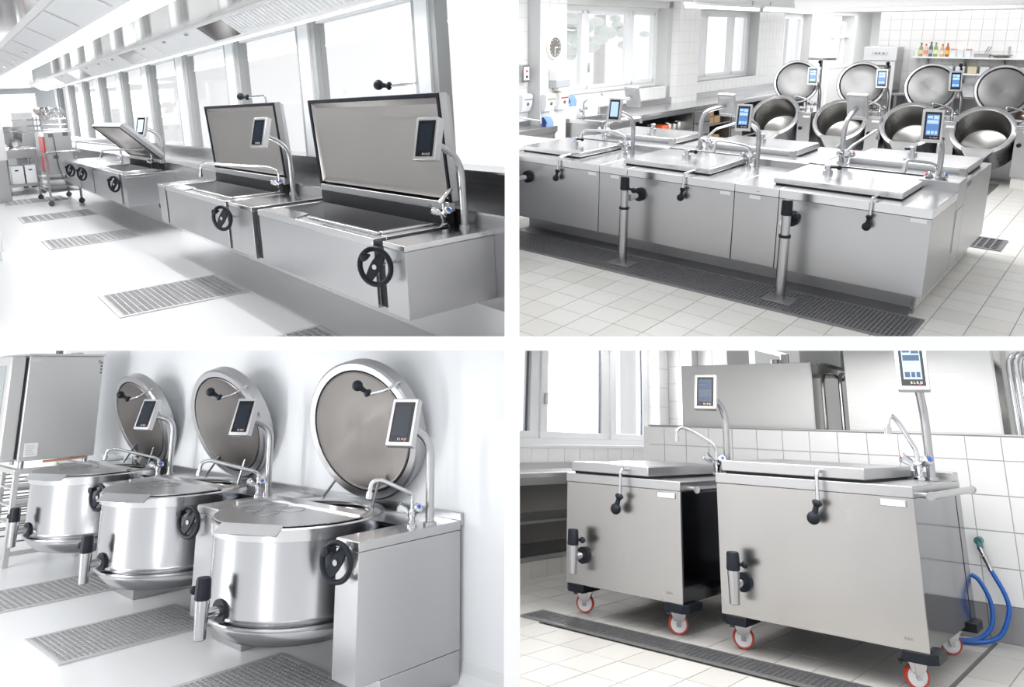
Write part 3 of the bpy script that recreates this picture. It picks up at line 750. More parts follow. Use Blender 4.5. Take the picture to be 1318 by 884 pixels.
    part(t, 'trolley_frame', G().box(-19.2, -18.8, -0.2, 0.25, 0.12, 1.9), STEEL, rc=True)
    for k in range(5): part(t, 'shelf_edge', G().box(-18.8, -18.76, -0.22, 0.27, 0.4+k*0.33, 0.43+k*0.33), PIPE, rc=True)
    part(t, 'wheel', G().box(-18.9, -18.8, -0.15, -0.05, 0, 0.12).box(-18.9, -18.8, 0.1, 0.2, 0, 0.12), BLACK, rc=True)
build_range()

# ================================================================== upper right: tiled kitchen with a cooking island
def kettle_shape(parent, M, r, depth, rim=0.05, mat=None, inner=None, spout=True, dish=0.09, rc=True, n=44, low=None):
    """round kettle: M puts the opening centre at the origin with the opening normal along +z"""
    mat = mat or STEEL
    b = part(parent, 'kettle_body', G().lathe((low or [(0.001, -depth-dish), (r*0.45, -depth-dish*0.9), (r*0.80, -depth-dish*0.45)])+[(r*0.985 if low else r*0.97, -depth+0.01), (r, -depth+0.03), (r+0.006, -depth+0.04), (r, -depth+0.05), (r, -0.05), (r+0.012, -0.045), (r+0.012, 0)], (0, 0, 0), n, M), mat, rc=rc)
    ri = r-rim
    part(parent, 'kettle_rim', G().lathe([(r+0.012, -0.012), (r+0.012, 0), (r-0.01, 0.012), (ri+0.012, 0.012), (ri, 0), (ri, -0.012)], (0, 0, 0), n, M), TOPST, rc=rc)
    part(parent, 'kettle_inside', G().lathe([(ri+0.004, -0.006), (ri-0.004, -0.05), (ri-0.006, -depth+0.10), (ri-0.03, -depth+0.03), (ri-0.08, -depth), (0.001, -depth-0.03)], (0, 0, 0), n, M), inner or MIRROR, rc=rc)
    if spout:
        g = G()
        w, o = r*0.55, r+0.13
        g.prism([(-w, -r*0.80), (w, -r*0.80), (w*0.35, -o), (-w*0.35, -o)], -0.035, 0.014, 'z', M)
        part(parent, 'pouring_spout', g, TOPST, 0.004, rc=rc)
    return b
def round_lid(parent, M, r, name='lid', ring=0.05, mat=None, n=48):
    """open round lid: M puts its inner face at the origin with the inside looking along +z"""
    l = part(parent, name, G().lathe([(0.001, -0.075), (r*0.7, -0.075), (r*0.92, -0.06), (r, -0.035), (r+0.004, 0.0), (r-0.008, 0.012), (r-ring*0.7, 0.014), (r-ring, 0.0), (r-ring-0.004, -0.012)], (0, 0, 0), n, M), STEEL, rc=True)
    part(l, 'lid_inside', G().lathe([(r-ring*1.02, -0.006), (r-ring*1.25, -0.001), (r*0.4, -0.010), (0.001, -0.016)], (0, 0, 0), n, M), mat or LIDST, rc=True)
    part(l, 'seal_ring', G().ring((0, 0, 0), r-ring*1.04, 0.006, 'z', 48, 6, M), GASKET, rc=True)
    return l

def build_island():
    R = ISLAND
    XW = -5.75
    # ---- shell: floor, walls with tiles, windows, ceiling
    f = struct(R, 'floor', G().box(-7.5, 2.8, -3.2, 18.6, -0.1, -0.008), GROUT)
    def under(u, v):
        x, y = -6.5+u, -3.0+v
        return (-3.95 < x < -0.12 and -0.36 < y < 0.13) or (-4.2 < x < -0.35 and 0.13 < y < 2.2) or x < -5.2
    tiles(f, R, (-6.5, -3.0, -0.008), (1, 0, 0), (0, 1, 0), 0, 9.2, 0, 13.0, 0.262, 0.288, 0.006, 0.008, [TILEF, TILEF2, TILEF], 300, 'floor_tile', under)
    # window wall, built round its openings
    W = []
    z0, z1 = 1.22, 2.60
    g = G().box(XW-0.35, XW, 6.15, 7.15, 0, 3.0)
    g.box(XW-0.35, XW, 2.94, 18.6, 0, z0).box(XW-0.35, XW, 2.94, 18.6, z1, 3.0)
    g.box(XW-0.35, XW, 10.15, 11.6, z0, z1).box(XW-0.35, XW, 13.4, 14.9, z0, z1).box(XW-0.35, XW, 16.8, 18.6, z0, z1).box(XW-0.35, XW-0.14, -1.0, 2.3, 0, 3.0)
    wl = struct(R, 'wall_left', g, GROUTW)
    def pane_tiles(y0, y1, za, zb, x=XW):
        tiles(wl, R, (x, y0, za), (0, 1, 0), (0, 0, 1), 0, y1-y0, 0, zb-za, 0.20, 0.20, 0.006, 0.008, [TILEW], 110, 'wall_tile')
    pane_tiles(2.95, 6.2, 0.60, 1.2); pane_tiles(7.15, 11.6, 0.80, 1.2); pane_tiles(10.15, 11.55, 1.2, 2.6); pane_tiles(13.4, 14.8, 1.0, 2.6)
    pc = struct(R, 'wall_pier', G().box(XW, XW+0.14, 6.3, 7.1, 0, 3.0), GROUTW)
    tiles(pc, R, (XW+0.14, 6.3, 0.8), (0, 1, 0), (0, 0, 1), 0, 0.8, 0, 2.0, 0.20, 0.20, 0.006, 0.006, [TILEW], 60, 'wall_tile')
    tiles(pc, R, (XW, 6.3, 0.8), (1, 0, 0), (0, 0, 1), 0, 0.14, 0, 2.0, 0.14, 0.20, 0.006, 0.006, [TILEW], 20, 'wall_tile')
    pc = struct(R, 'wall_column', G().box(XW-0.35, XW+0.10, 2.32, 2.94, 0, 3.0), GROUTW)
    tiles(pc, R, (XW+0.10, 2.32, 0.2), (0, 1, 0), (0, 0, 1), 0, 0.63, 0, 2.6, 0.21, 0.20, 0.006, 0.008, [TILEW], 60, 'wall_tile')
    pc = struct(R, 'wall_near', G().box(XW-0.35, XW-0.12, 0.5, 2.33, 0, 3.0), GROUTW)
    tiles(pc, R, (XW-0.12, 0.5, 0.2), (0, 1, 0), (0, 0, 1), 0, 1.83, 0, 2.6, 0.20, 0.20, 0.006, 0.008, [TILEW], 140, 'wall_tile')
    def window(no, y0, y1, za, zb, bars, fw=0.07, tilt=False):
        t = struct(R, 'window_%d' % no, G().box(XW-0.30, XW-0.22, y0, y1, za, za+fw).box(XW-0.30, XW-0.22, y0, y1, zb-fw, zb).box(XW-0.30, XW-0.22, y0, y0+fw, za+fw, zb-fw).box(XW-0.30, XW-0.22, y1-fw, y1, za+fw, zb-fw), FRAME)
        part(t, 'window_sill', G().box(XW-0.22, XW+0.015, y0-0.02, y1+0.02, za-0.03, za), FRAME, 0.004, rc=True)
        ed = [y0+fw]+bars+[y1-fw]
        for b in bars: part(t, 'mullion', G().box(XW-0.295, XW-0.205, b-0.06, b+0.06, za+fw, zb-fw), FRAME, 0.005, rc=True)
        for a, b in zip(ed[:-1], ed[1:]):
            s = part(t, 'sash', G().box(XW-0.285, XW-0.20, a+0.05, b-0.05, za+fw, za+fw+0.05).box(XW-0.285, XW-0.20, a+0.05, b-0.05, zb-fw-0.05, zb-fw).box(XW-0.285, XW-0.20, a+0.05, a+0.10, za+fw, zb-fw).box(XW-0.285, XW-0.20, b-0.10, b-0.05, za+fw, zb-fw), FRAME, rc=True)
            part(s, 'glass_pane', G().box(XW-0.25, XW-0.244, a+0.08, b-0.08, za+fw+0.04, zb-fw-0.04), GLASS, rc=True)
        return t
    w1 = window(1, 2.96, 6.15, z0, z1, [3.85, 5.2])
    part(w1, 'window_handle', G().box(XW-0.20, XW-0.17, 3.92, 3.95, 1.55, 1.70), BEZEL, 0.005, rc=True)
    window(2, 7.15, 10.15, z0, z1, [8.0, 9.25])
    window(3, 11.6, 13.4, z0, z1, [12.5])
    window(4, 14.9, 16.8, z0, 2.45, [15.8])
    d = struct(R, 'door_1', G().box(XW+0.0, XW+0.02, 14.75, 14.9, 0, 2.6).box(XW, XW+0.02, 16.8, 16.95, 0, 2.6), FRAME)
    part(d, 'door_rail', G().box(XW-0.2, XW-0.1, 14.9, 16.8, 2.0, 2.08), FRAME, rc=True)
    # back walls
    YB = 10.5
    b = struct(R, 'wall_back', G().box(-3.35, 4.5, YB, YB+0.2, 0, 3.0), GROUTW)
    tiles(b, R, (-3.35, YB, 1.0), (1, 0, 0), (0, 0, 1), 0, 4.6, 0, 1.8, 0.20, 0.20, 0.007, 0.008, [TILEW], 300, 'wall_tile')
    b = struct(R, 'wall_return', G().box(-3.35, -3.15, YB+0.2, 18.5, 0, 3.0), WHITE)
    b = struct(R, 'wall_far', G().box(XW-0.35, -3.15, 18.5, 18.7, 0, 3.0), WHITE)
    struct(R, 'wall_right', G().box(1.75, 1.85, -0.6, 10.5, 0, 3.0), plain_cached('grey_paint', (0.5, 0.5, 0.5), 0.6))
    struct(R, 'ceiling', G().box(-6.2, 4.5, 3.6, 18.7, 2.72, 2.85), WHITE)
    # ceiling lamps and hood edge
    for k, (x, y0, y1, lb) in enumerate(((-4.6, 4.6, 7.4, 'white ceiling lamp tube above the first tiled window'), (-4.6, 7.6, 9.6, 'white ceiling lamp tube above the second tiled window'))):
        t = thing(R, 'lamp_tube', lb, 'ceiling light', (x, (y0+y1)/2, 2.55), group=None)
        part(t, 'lamp_rail', G().box(x-0.03, x+0.03, y0, y1, 2.60, 2.64), FRAME, rc=True)
        part(t, 'diffuser', G().cyl((x, y0+0.03, 2.575), (x, y1-0.03, 2.575), 0.025, 12), LAMP, rc=True)
        for yy in (y0+0.3, y1-0.3): part(t, 'hanger', G().cyl((x, yy, 2.63), (x, yy, 2.73), 0.012, 8), PIPE, rc=True)
    t = thing(R, 'extractor_hood', 'pale steel extractor hood over the row of kettles at the top edge', 'hood', (-1, 7, 2.5))
    part(t, 'hood_body', G().prism([(5.6, 2.66), (5.7, 2.50), (7.7, 2.50), (7.8, 2.66)], -3.3, 3.0), FRAME, 0.01, rc=True)
    part(t, 'hood_edge', G().box(-3.32, 3.0, 5.68, 5.75, 2.47, 2.52), STEEL, rc=True)
    for k in range(14): part(t, 'grille_slat', G().box(-2.3+k*0.06, -2.27+k*0.06, 5.9, 6.3, 2.485, 2.50), FRAME, rc=True)
    part(t, 'lamp_cover', G().box(-1.2, 2.8, 5.8, 5.95, 2.485, 2.50), LAMP, rc=True)

    # ---- drain grates
    floor_grate(R, 'long floor grate of five grid panels along the front of the cooking island', -5.08, 0.03, -0.50, 0.06, 6, 'x', (0.032, 0.036), 'floor grates of the tiled kitchen', 0.011)
    floor_grate(R, 'floor grate in front of the rightmost tilted kettle', -1.5, -0.42, 5.0, 6.5, 2, 'y', (0.06, 0.06), 'floor grates of the tiled kitchen', 0.014)
    floor_grate(R, 'short floor grate at the right end of the island plinth', -0.3, 0.16, 2.6, 3.1, 1, 'x', (0.06, 0.06), 'floor grates of the tiled kitchen', 0.016)

    # ---- the island
    ZB, ZT = 0.195, 0.893
    YM, Y2, Y3 = 0.87, 1.22, 2.44
    t = thing(R, 'island_plinth', 'recessed plinth under the cooking island, steel in front and tiled at its right end', 'plinth', (-2, 1.2, 0))
    part(t, 'front_sheet', G().box(-4.05, -0.10, 0.16, 0.20, 0.0, ZB), STEEL, rc=True)
    part(t, 'cove', G().prism([(0.08, 0.0), (0.16, 0.05), (0.16, 0.0)], -4.05, -0.10), STEEL, rc=True)
    part(t, 'core', G().box(-4.05, -0.10, 0.20, 2.36, 0.0, ZB), GROUTW, rc=True)
    for k in range(10):
        part(t, 'plinth_tile', G().box(-0.10, -0.092, 0.24+k*0.212, 0.446+k*0.212, 0.006, ZB-0.004), TILEF, rc=True)
    part(t, 'corner_rail', G().box(-0.102, -0.08, 0.155, 0.235, 0.0, ZB), PIPE, rc=True)
    for z in (0.05, 0.11, 0.17): part(t, 'bolt', G().cyl((-0.08, 0.195, z), (-0.074, 0.195, z), 0.010, 8), CHROME, rc=True)
    mods = (('a', -4.20, -3.005, -4.19, -3.39), ('b', -2.67, -1.565, -2.84, -1.90), ('c', -1.16, 0.0, -1.298, -0.261))
    labs = ('left pressure pan of the island front, lid with steel knob beside the tiled column', 'middle pressure pan of the island front with flat closed lid', 'right end pressure pan of the island, large lid and white label plate')
    for (k, x0, x1, l0, l1), lb in zip(mods, labs):
        t = thing(R, 'pressure_pan', lb, 'pressure pan', ((x0+x1)/2, 0.5, ZB), group='front pans of the cooking island')
        part(t, 'body', G().box(x0, x1, 0.0, Y2-0.02 if k != 'c' else YM, ZB, ZT-0.075), STEEL, 0.003, rc=True)
        part(t, 'worktop', G().box(x0-0.001, x1+0.003, -0.004, Y2-0.02 if k != 'c' else YM, ZT-0.073, ZT), TOPST, 0.004, rc=True)
        if k == 'c':
            part(t, 'side_cover', G().box(x1-0.3, x1+0.002, YM, Y2-0.02, ZB, ZT+0.07), STEEL, 0.003, rc=True)
            part(t, 'side_hatch', G().box(x1+0.002, x1+0.006, YM+0.03, Y2-0.04, 0.35, 0.72), STEELX, 0.002, rc=True)
        part(t, 'lid_gap', G().box(l0+0.015, l1-0.015, 0.215, 1.03, ZT, ZT+0.012), GAP, rc=True)
        l = part(t, 'lid', G().box(l0, l1, 0.2, 1.06, ZT+0.010, 0.952), TOPST, 0.005, rc=True)
        hx = {'a': -3.50, 'b': -2.045, 'c': -0.425}[k]
        lid_handle(l, [(hx, 0.20, 0.925), (hx, -0.03, 0.925), (hx, -0.04, 0.79)], (-0.14, -0.18, -1), r=0.011, k=1.05)
        fx = {'a': -3.81, 'b': -2.40, 'c': -1.00}[k]
        g = G().lathe([(0.001, 0), (0.045, 0), (0.045, 0.03), (0.03, 0.035), (0.03, 0.07), (0.022, 0.08), (0.001, 0.08)], (fx, 0.68, 0.952), 16)
        v = part(l, 'pressure_valve', g, CHROME, rc=True)
        part(v, 'valve_knob', G().cyl((fx, 0.68, 1.01), (fx+0.085, 0.70, 1.01), 0.010, 8).add(*(lambda q: (q.v, q.f))(G().ball((fx+0.09, 0.70, 1.01), 0.022))), BLACK, rc=True)
        part(t, 'label_plate', G().box(x1-0.145 if k == 'c' else x1-0.13, x1-0.03, -0.005, 0.0, 0.80-0.02, 0.80+0.012), LABELW, 0.002, rc=True)
        # valve behind the front post
        vx = {'a': -3.93, 'b': -2.52, 'c': -1.04}[k]
        part(t, 'valve_flange', G().cyl((vx, 0.0, 0.66), (vx, -0.03, 0.66), 0.065, 24), BLACK, rc=True)
        part(t, 'valve_pipe', G().cyl((vx, -0.02, 0.66), (vx+0.005, -0.20, 0.66), 0.032, 16), CHROME, rc=True)
    for x0, x1, lb in ((-3.0, -2.675, 'narrow steel console between the left and middle island pans'), (-1.56, -1.165, 'steel console between the middle and right island pans')):
        t = thing(R, 'control_console', lb, 'control console', ((x0+x1)/2, 0.5, ZB), group='front consoles of the cooking island')
        part(t, 'body', G().box(x0, x1, 0.002, Y2-0.02, ZB+0.001, ZT-0.075), STEELX, 0.003, rc=True)
        part(t, 'worktop', G().box(x0, x1, -0.002, Y2-0.02, ZT-0.073, ZT-0.001), TOPST, 0.004, rc=True)
        part(t, 'label_plate', G().box(x0+0.14, x0+0.24, -0.006, 0.002, 0.782, 0.812), LABELW, rc=True)
    lettering(t, 'front_marks', '.....', 0.03, Matrix.Translation((-1.35, -0.0055, ZT-0.035)) @ Matrix.Rotation(PI/2, 4, 'X'), INK, rc=True)
    t = thing(R, 'service_ledge', 'raised steel service ledge running along the middle of the island', 'ledge', (-2, 1.3, 0.88))
    part(t, 'ledge_top', G().box(-4.15, 0.0, 1.20, 1.46, 0.86, 0.945), TOPST, 0.004, rc=True)
    part(t, 'hinge_housing', G().box(-3.35, -2.85, 1.07, 1.2, 0.88, 0.95), STEEL, 0.004, rc=True)
    part(t, 'hinge_housing', G().box(-1.85, -1.32, 1.07, 1.2, 0.88, 0.95), STEEL, 0.004, rc=True)
    for x0, x1, l0, l1, lb in ((-4.2, -2.75, -3.954, -2.979, 'rear left island pan whose lid has a steel roll along its near edge'), (-2.74, -1.3, -2.56, -1.591, 'rear middle island pan with closed lid, in front of the tilted kettles'), (-1.29, 0.0, -1.045, -0.049, 'rear right island pan with closed rolled lid at the end of the island')):
        t = thing(R, 'pressure_pan', lb, 'pressure pan', ((x0+x1)/2, 1.9, ZB), group='rear pans of the cooking island')
        part(t, 'body', G().box(x0, x1, 1.225, Y3, ZB, 0.92), STEEL, 0.003, rc=True)
        part(t, 'lid_gap', G().box(l0+0.01, l1-0.01, 1.47, 2.18, 0.92, 0.945), GAP, rc=True)
        l = part(t, 'lid', G().box(l0, l1, 1.49, 2.20, 0.94, 1.0), TOPST, 0.005, rc=True)
        part(l, 'hinge_roll', G().cyl((l0, 1.47, 0.968), (l1-0.05, 1.47, 0.968), 0.036, 18), STEEL, rc=True)
        part(l, 'hinge_block', G().box(l1-0.055, l1, 1.435, 1.52, 0.93, 1.0), STEEL, 0.004, rc=True)
        fx = (l0+l1)/2-0.06
        v = part(l, 'pressure_valve', G().lathe([(0.001, 0), (0.045, 0), (0.045, 0.03), (0.03, 0.035), (0.03, 0.08), (0.02, 0.09), (0.001, 0.09)], (fx, 1.93, 1.0), 16), CHROME, rc=True)
        part(v, 'valve_knob', G().cyl((fx, 1.93, 1.06), (fx-0.07, 1.91, 1.06), 0.012, 8), BLACK, rc=True)
    # displays on posts, facing the front; rear ones show their backs
    for k, (bx, by, cx, cy, cz, ui, lb) in enumerate(((-3.14, 0.84, -3.155, 0.48, 1.40, 'pale', 'bent post with pale lit display at the left of the island'), (-1.76, 0.93, -1.745, 0.50, 1.42, 'blue', 'bent post with dark blue display in the middle of the island'), (-0.19, 1.05, -0.20, 0.62, 1.45, 'blue', 'post with bright blue display at the right end of the island'))):
        t = thing(R, 'display_post', lb, 'display', (bx, by, 0.88), group='front displays of the cooking island')
        post_display(t, (bx, by, 0.88), 1.28 if k < 2 else 1.25, (cx, cy, cz), 14*D2R, 14*D2R, 0.14 if k < 2 else 0.155, 0.245 if k < 2 else 0.265, ui=ui, marks='ELRO' if k else None)
    for k, (bx, by, cx, cy, cz, lb) in enumerate(((-3.98, 1.60, -3.83, 1.95, 1.41, 'dark backed display seen from behind near the first window'), (-2.62, 1.40, -2.50, 1.80, 1.40, 'back of a grey display on a bent post before the counter'), (-1.10, 1.36, -1.10, 1.75, 1.47, 'back of a grey display on a bent post before the tilted kettles'))):
        t = thing(R, 'display_post', lb, 'display', (bx, by, 0.94), group='rear displays of the cooking island')
        post_display(t, (bx, by, 0.94), 1.33, (cx, cy, cz), 180*D2R-6*D2R, 16*D2R, 0.20, 0.26, ui='dark', marks=None)
    tap(R, 'chrome tap swung over the left island lid', (-3.27, 0.90, 0.88), [(-3.27, 0.90, 1.06), (-3.38, 0.82, 1.12), (-3.66, 0.62, 1.13), (-3.67, 0.61, 1.05)], 0.2, r=0.013, group=None)
    tap(R, 'chrome tap with red and blue knobs over the middle island lid', (-1.87, 1.0, 0.88), [(-1.87, 1.0, 1.06), (-1.92, 0.9, 1.10), (-2.06, 0.62, 1.16), (-2.07, 0.60, 1.06)], 0.2, r=0.013)
    tap(R, 'chrome tap with red and blue knobs at the right end of the island', (-0.20, 1.02, 0.88), [(-0.20, 1.02, 1.06), (-0.24, 0.92, 1.10), (-0.36, 0.62, 1.15), (-0.37, 0.61, 1.06)], 0.2, r=0.014)
    tap(R, 'thin chrome tap behind the pale lit display', (-3.85, 1.34, 0.94), [(-3.85, 1.34, 1.10), (-3.8, 1.45, 1.15), (-3.6, 1.75, 1.18), (-3.6, 1.76, 1.12)], 3.2, r=0.013)
    tap(R, 'thin chrome tap behind the middle bent post', (-2.50, 1.34, 0.94), [(-2.50, 1.34, 1.08), (-2.46, 1.45, 1.16), (-2.33, 1.80, 1.22), (-2.33, 1.81, 1.14)], 3.2, r=0.013)
    tap(R, 'thin chrome tap beside the right bent post', (-1.05, 1.34, 0.94), [(-1.05, 1.34, 1.06), (-1.02, 1.42, 1.12), (-0.90, 1.76, 1.25), (-0.90, 1.77, 1.16)], 3.2, r=0.013)
    # drain posts standing on the grate
    for k, x in enumerate((-4.03, -2.545, -1.0)):
        y = -0.24
        t = thing(R, 'drain_post', ('left drain post at the left picture edge of the tiled kitchen', 'middle drain post standing on the long grate', 'right drain post with black cap nearest the camera')[k], 'drain post', (x, y, 0.012), group='drain posts on the long grate')
        part(t, 'base_plate', G().box(x-0.12, x+0.12, y-0.10, y+0.10, 0.012, 0.022), GRATE, 0.002, rc=True)
        part(t, 'lower_tube', G().cyl((x, y, 0.02), (x, y, 0.56), 0.043, 24), PIPE, rc=True)
        part(t, 'clamp_ring', G().cyl((x, y, 0.555), (x, y, 0.575), 0.048, 24), BLACK, rc=True)
        part(t, 'upper_tube', G().cyl((x, y, 0.57), (x, y, 0.77), 0.036, 24), PIPE, rc=True)
        c = part(t, 'valve_cap', G().tube([(x, y, z) for z in (0.74, 0.745, 0.86, 0.87)], [0.036, 0.045, 0.042, 0.034], 16), BLACK, rc=True)
        part(c, 'valve_lever', G().cyl((x, y, 0.765), (x+0.075, y+0.02, 0.745), 0.013, 8).add(*(lambda q: (q.v, q.f))(G().ball((x+0.085, y+0.02, 0.742), 0.026))), BLACK, rc=True)

    # ---- four tilted kettles behind the island
    KY = 6.35
    for k, (x, lb) in enumerate(((-3.757, 'leftmost tilted kettle of the row, partly behind a dark display'), (-2.684, 'second tilted kettle from the left with the back of a display before it'), (-1.656, 'third tilted kettle from the left, behind the bright blue display'), (-0.70, 'rightmost tilted kettle of the row, its inside widest open to view'))):
        t = thing(R, 'tilting_kettle', lb, 'kettle', (x, KY+0.3, 0.1), group='tilting kettles')
        M = Matrix.Translation((x, KY, 0.80)) @ Matrix.Rotation(50*D2R, 4, 'X')
        kettle_shape(t, M, 0.405, 0.50, 0.06, DKK, KIN)
        lx, ly, lz = x+0.10, KY+0.62, 1.33
        ML = Matrix.Translation((lx, ly, lz)) @ Matrix.Rotation(14*D2R, 4, 'Z') @ Matrix.Rotation(78*D2R, 4, 'X')
        l = round_lid(t, ML, 0.375, mat=LIDK)
        h0 = ML @ Vector((0.30, 0.21, -0.03)); h1 = ML @ Vector((0.40, 0.25, -0.02)); h2 = ML @ Vector((0.375, 0.27, 0.07))
        lid_handle(l, [h0, h1, h2], ML.to_3x3() @ Vector((-0.2, 0.75, 0.6)), r=0.010, k=0.95)
        for s in (-0.16, 0.16): part(l, 'hinge_arm', G().cyl((lx+s, ly+0.10, lz-0.28), (lx+s, ly+0.16, 0.72), 0.016, 10), PIPE, rc=True)
        c = thing(R, 'control_console', ['console right of the leftmost tilted kettle', 'console between the second and third tilted kettles', 'console between the third and rightmost tilted kettles', 'console at the right picture edge beside the rightmost kettle'][k], 'control console', (x+0.52, KY+0.4, 0), group='kettle consoles')
        x0, x1 = x+0.405, x+0.62
        if k == 3: x0, x1 = x+0.405, x+0.66
        part(c, 'body', G().box(x0, x1, KY-0.02, KY+0.95, 0.16, 0.865), STEEL, 0.004, rc=True)
        part(c, 'top', G().box(x0-0.004, x1+0.004, KY-0.025, KY+0.95, 0.865, 0.89), TOPST, 0.004, rc=True)
        part(c, 'plinth', G().box(x0+0.02, x1-0.02, KY+0.02, KY+0.9, 0.0, 0.16), TILEF, rc=True)
        part(c, 'label_plate', G().box(x0+0.09, x1-0.02, KY-0.027, KY-0.02, 0.80, 0.83), LABELW, rc=True)
        part(c, 'key_switch', G().cyl((x0+0.06, KY-0.02, 0.62), (x0+0.06, KY-0.05, 0.62), 0.03, 16), BLACK, rc=True)
        bx = x0+0.14
        post_display(c, (bx, KY+0.55, 0.89), 1.25, (bx-0.06, KY+0.30, 1.46), 20*D2R, 12*D2R, 0.17, 0.30, ui='blue', marks=None)
        tap(R, ['small chrome tap by the leftmost kettle lid', 'small chrome tap by the second kettle lid', 'small chrome tap by the third kettle lid', 'small chrome tap by the rightmost kettle lid'][k], (bx-0.07, KY+0.42, 0.89), [(bx-0.07, KY+0.42, 1.02), (bx-0.15, KY+0.38, 1.07), (bx-0.33, KY+0.3, 1.12), (bx-0.335, KY+0.3, 1.06)], 0.2, r=0.014)
        struct_block = solo(R, 'pedestal', ['low steel base block below the leftmost tilted kettle', 'low steel base block below the second tilted kettle', 'low steel base block below the third tilted kettle', 'low steel base block below the rightmost tilted kettle'][k], 'pedestal', G().box(x-0.38, x+0.38, KY+0.62, KY+0.95, 0.0, 0.88), STEEL)

    # ---- counter along the window wall with sink and open shelves
    t = thing(R, 'counter', 'long steel counter with open black shelves under the windows', 'counter', (-5.3, 6.5, 0))
    part(t, 'worktop', G().box(-5.73, -5.02, 3.95, 11.4, 0.86, 0.90), TOPST, 0.004, rc=True)
    part(t, 'backsplash', G().box(-5.74, -5.70, 3.95, 6.3, 0.90, 1.0).box(-5.74, -5.70, 7.1, 11.4, 0.90, 1.0), STEEL, 0.003, rc=True)
    part(t, 'shelf_back', G().box(-5.6, -5.55, 4.0, 11.3, 0.1, 0.86), GAP, rc=True)
    part(t, 'front_rail', G().box(-5.06, -5.04, 3.95, 11.4, 0.80, 0.86), STEEL, rc=True)
    for z in (0.12, 0.48): part(t, 'shelf', G().box(-5.55, -5.06, 4.0, 11.3, z, z+0.025), STEEL, rc=True)
    for y in (3.96, 5.9, 6.55, 7.45, 8.0, 9.6, 11.35): part(t, 'upright', G().box(-5.55, -5.05, y, y+0.04, 0.0, 0.86), STEEL, rc=True)
    for y0, y1 in ((5.94, 6.55), (7.49, 8.0)):
        for k in range(3):
            dd = part(t, 'drawer', G().box(-5.06, -5.035, y0+0.02, y1-0.02, 0.14+k*0.225, 0.345+k*0.225), STEELX, 0.003, rc=True)
            part(dd, 'drawer_grip', G().box(-5.035, -5.02, y0+0.05, y1-0.05, 0.325+k*0.225, 0.338+k*0.225), PIPE, rc=True)
    for k, (y, z, s, col, lb) in enumerate(((4.7, 0.505, 0.11, (0.75, 0.12, 0.05), 'orange red bundle on the dark counter shelf'), (5.0, 0.505, 0.13, (0.85, 0.16, 0.05), 'orange red box beside the red bundle'),)):
        solo(R, 'storage_box', lb, 'box', G().box(-5.35, -5.12, y, y+0.22, z, z+s), plain_cached('box_%d' % k, col, 0.5), bev=0.02)
    for k, (y, z) in enumerate(((6.62, 0.505), (6.9, 0.505), (6.62, 0.65), (6.64, 0.145), (6.9, 0.145))):
        solo(R, 'cardboard_box', ['cardboard box at the left of the counter niche', 'pale cardboard box at the right of the counter niche', 'cardboard box stacked on top in the counter niche', 'brown paper roll low in the counter niche', 'second brown roll low in the counter niche'][k], 'box', G().box(-5.4, -5.1, y, y+0.22, z, z+0.13), plain_cached('cardboard', (0.50, 0.33, 0.19), 0.7), bev=0.006)
    for k in range(5):
        y = 5.05+k*0.17
        solo(R, 'steel_pot', ['first', 'second', 'third', 'fourth', 'fifth'][k]+' small dark pot on the black shelf under the counter', 'pot', G().lathe([(0.001, 0.505), (0.07, 0.505), (0.075, 0.60+0.02*(k % 2)), (0.068, 0.60), (0.06, 0.52), (0.001, 0.515)], (-5.3, y+0.3, 0), 16), MIRROR, 'pots under the counter')
    # sink unit
    t = thing(R, 'sink_unit', 'steel sink cabinet with basin and tap left of the long counter', 'sink', (-5.3, 3.4, 0))
    part(t, 'cabinet', G().box(-5.70, -5.04, 3.02, 3.94, 0.12, 0.84), STEEL, 0.004, rc=True)
    part(t, 'cabinet_door', G().box(-5.04, -5.02, 3.06, 3.90, 0.15, 0.74), STEELX, 0.003, rc=True)
    part(t, 'rim', G().box(-5.73, -5.0, 3.0, 3.12, 0.84, 0.90).box(-5.73, -5.0, 3.86, 3.95, 0.84, 0.90).box(-5.1, -5.0, 3.12, 3.86, 0.84, 0.90).box(-5.73, -5.6, 3.12, 3.86, 0.84, 0.90), TOPST, 0.004, rc=True)
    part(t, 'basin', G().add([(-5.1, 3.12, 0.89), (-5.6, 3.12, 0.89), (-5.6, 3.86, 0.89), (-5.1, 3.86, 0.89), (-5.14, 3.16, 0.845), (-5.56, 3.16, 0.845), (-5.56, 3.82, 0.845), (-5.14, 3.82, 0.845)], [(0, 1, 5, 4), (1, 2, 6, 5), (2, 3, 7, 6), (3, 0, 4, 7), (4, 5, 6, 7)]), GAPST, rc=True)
    tap(R, 'chrome bridge tap on the sink below the first window', (-5.65, 3.42, 0.90), [(-5.65, 3.42, 1.12), (-5.60, 3.46, 1.16), (-5.50, 3.66, 1.26), (-5.49, 3.70, 1.23)], 1.5, r=0.014)
    # left edge: wash basin and cabinet
    t = thing(R, 'wash_basin', 'steel hand basin on the tiled wall at the left edge', 'basin', (-5.75, 1.9, 0.7))
    part(t, 'basin_shell', G().prism([(-5.87, 0.62), (-5.87, 0.92), (-5.83, 0.92), (-5.83, 0.86), (-5.45, 0.86), (-5.45, 0.78), (-5.62, 0.62)], 1.3, 2.5, 'y'), STEEL, 0.005, rc=True)
    part(t, 'basin_front', G().box(-5.60, -5.5, 2.0, 2.5, 0.3, 0.78), STEEL, rc=True)
    t = thing(R, 'low_cabinet', 'pale steel cabinet with drawers at the lower left edge', 'cabinet', (-5.2, 1.2, 0))
    part(t, 'body', G().box(-5.5, -4.75, 0.6, 1.62, 0.1, 0.77), STEEL, 0.004, rc=True)
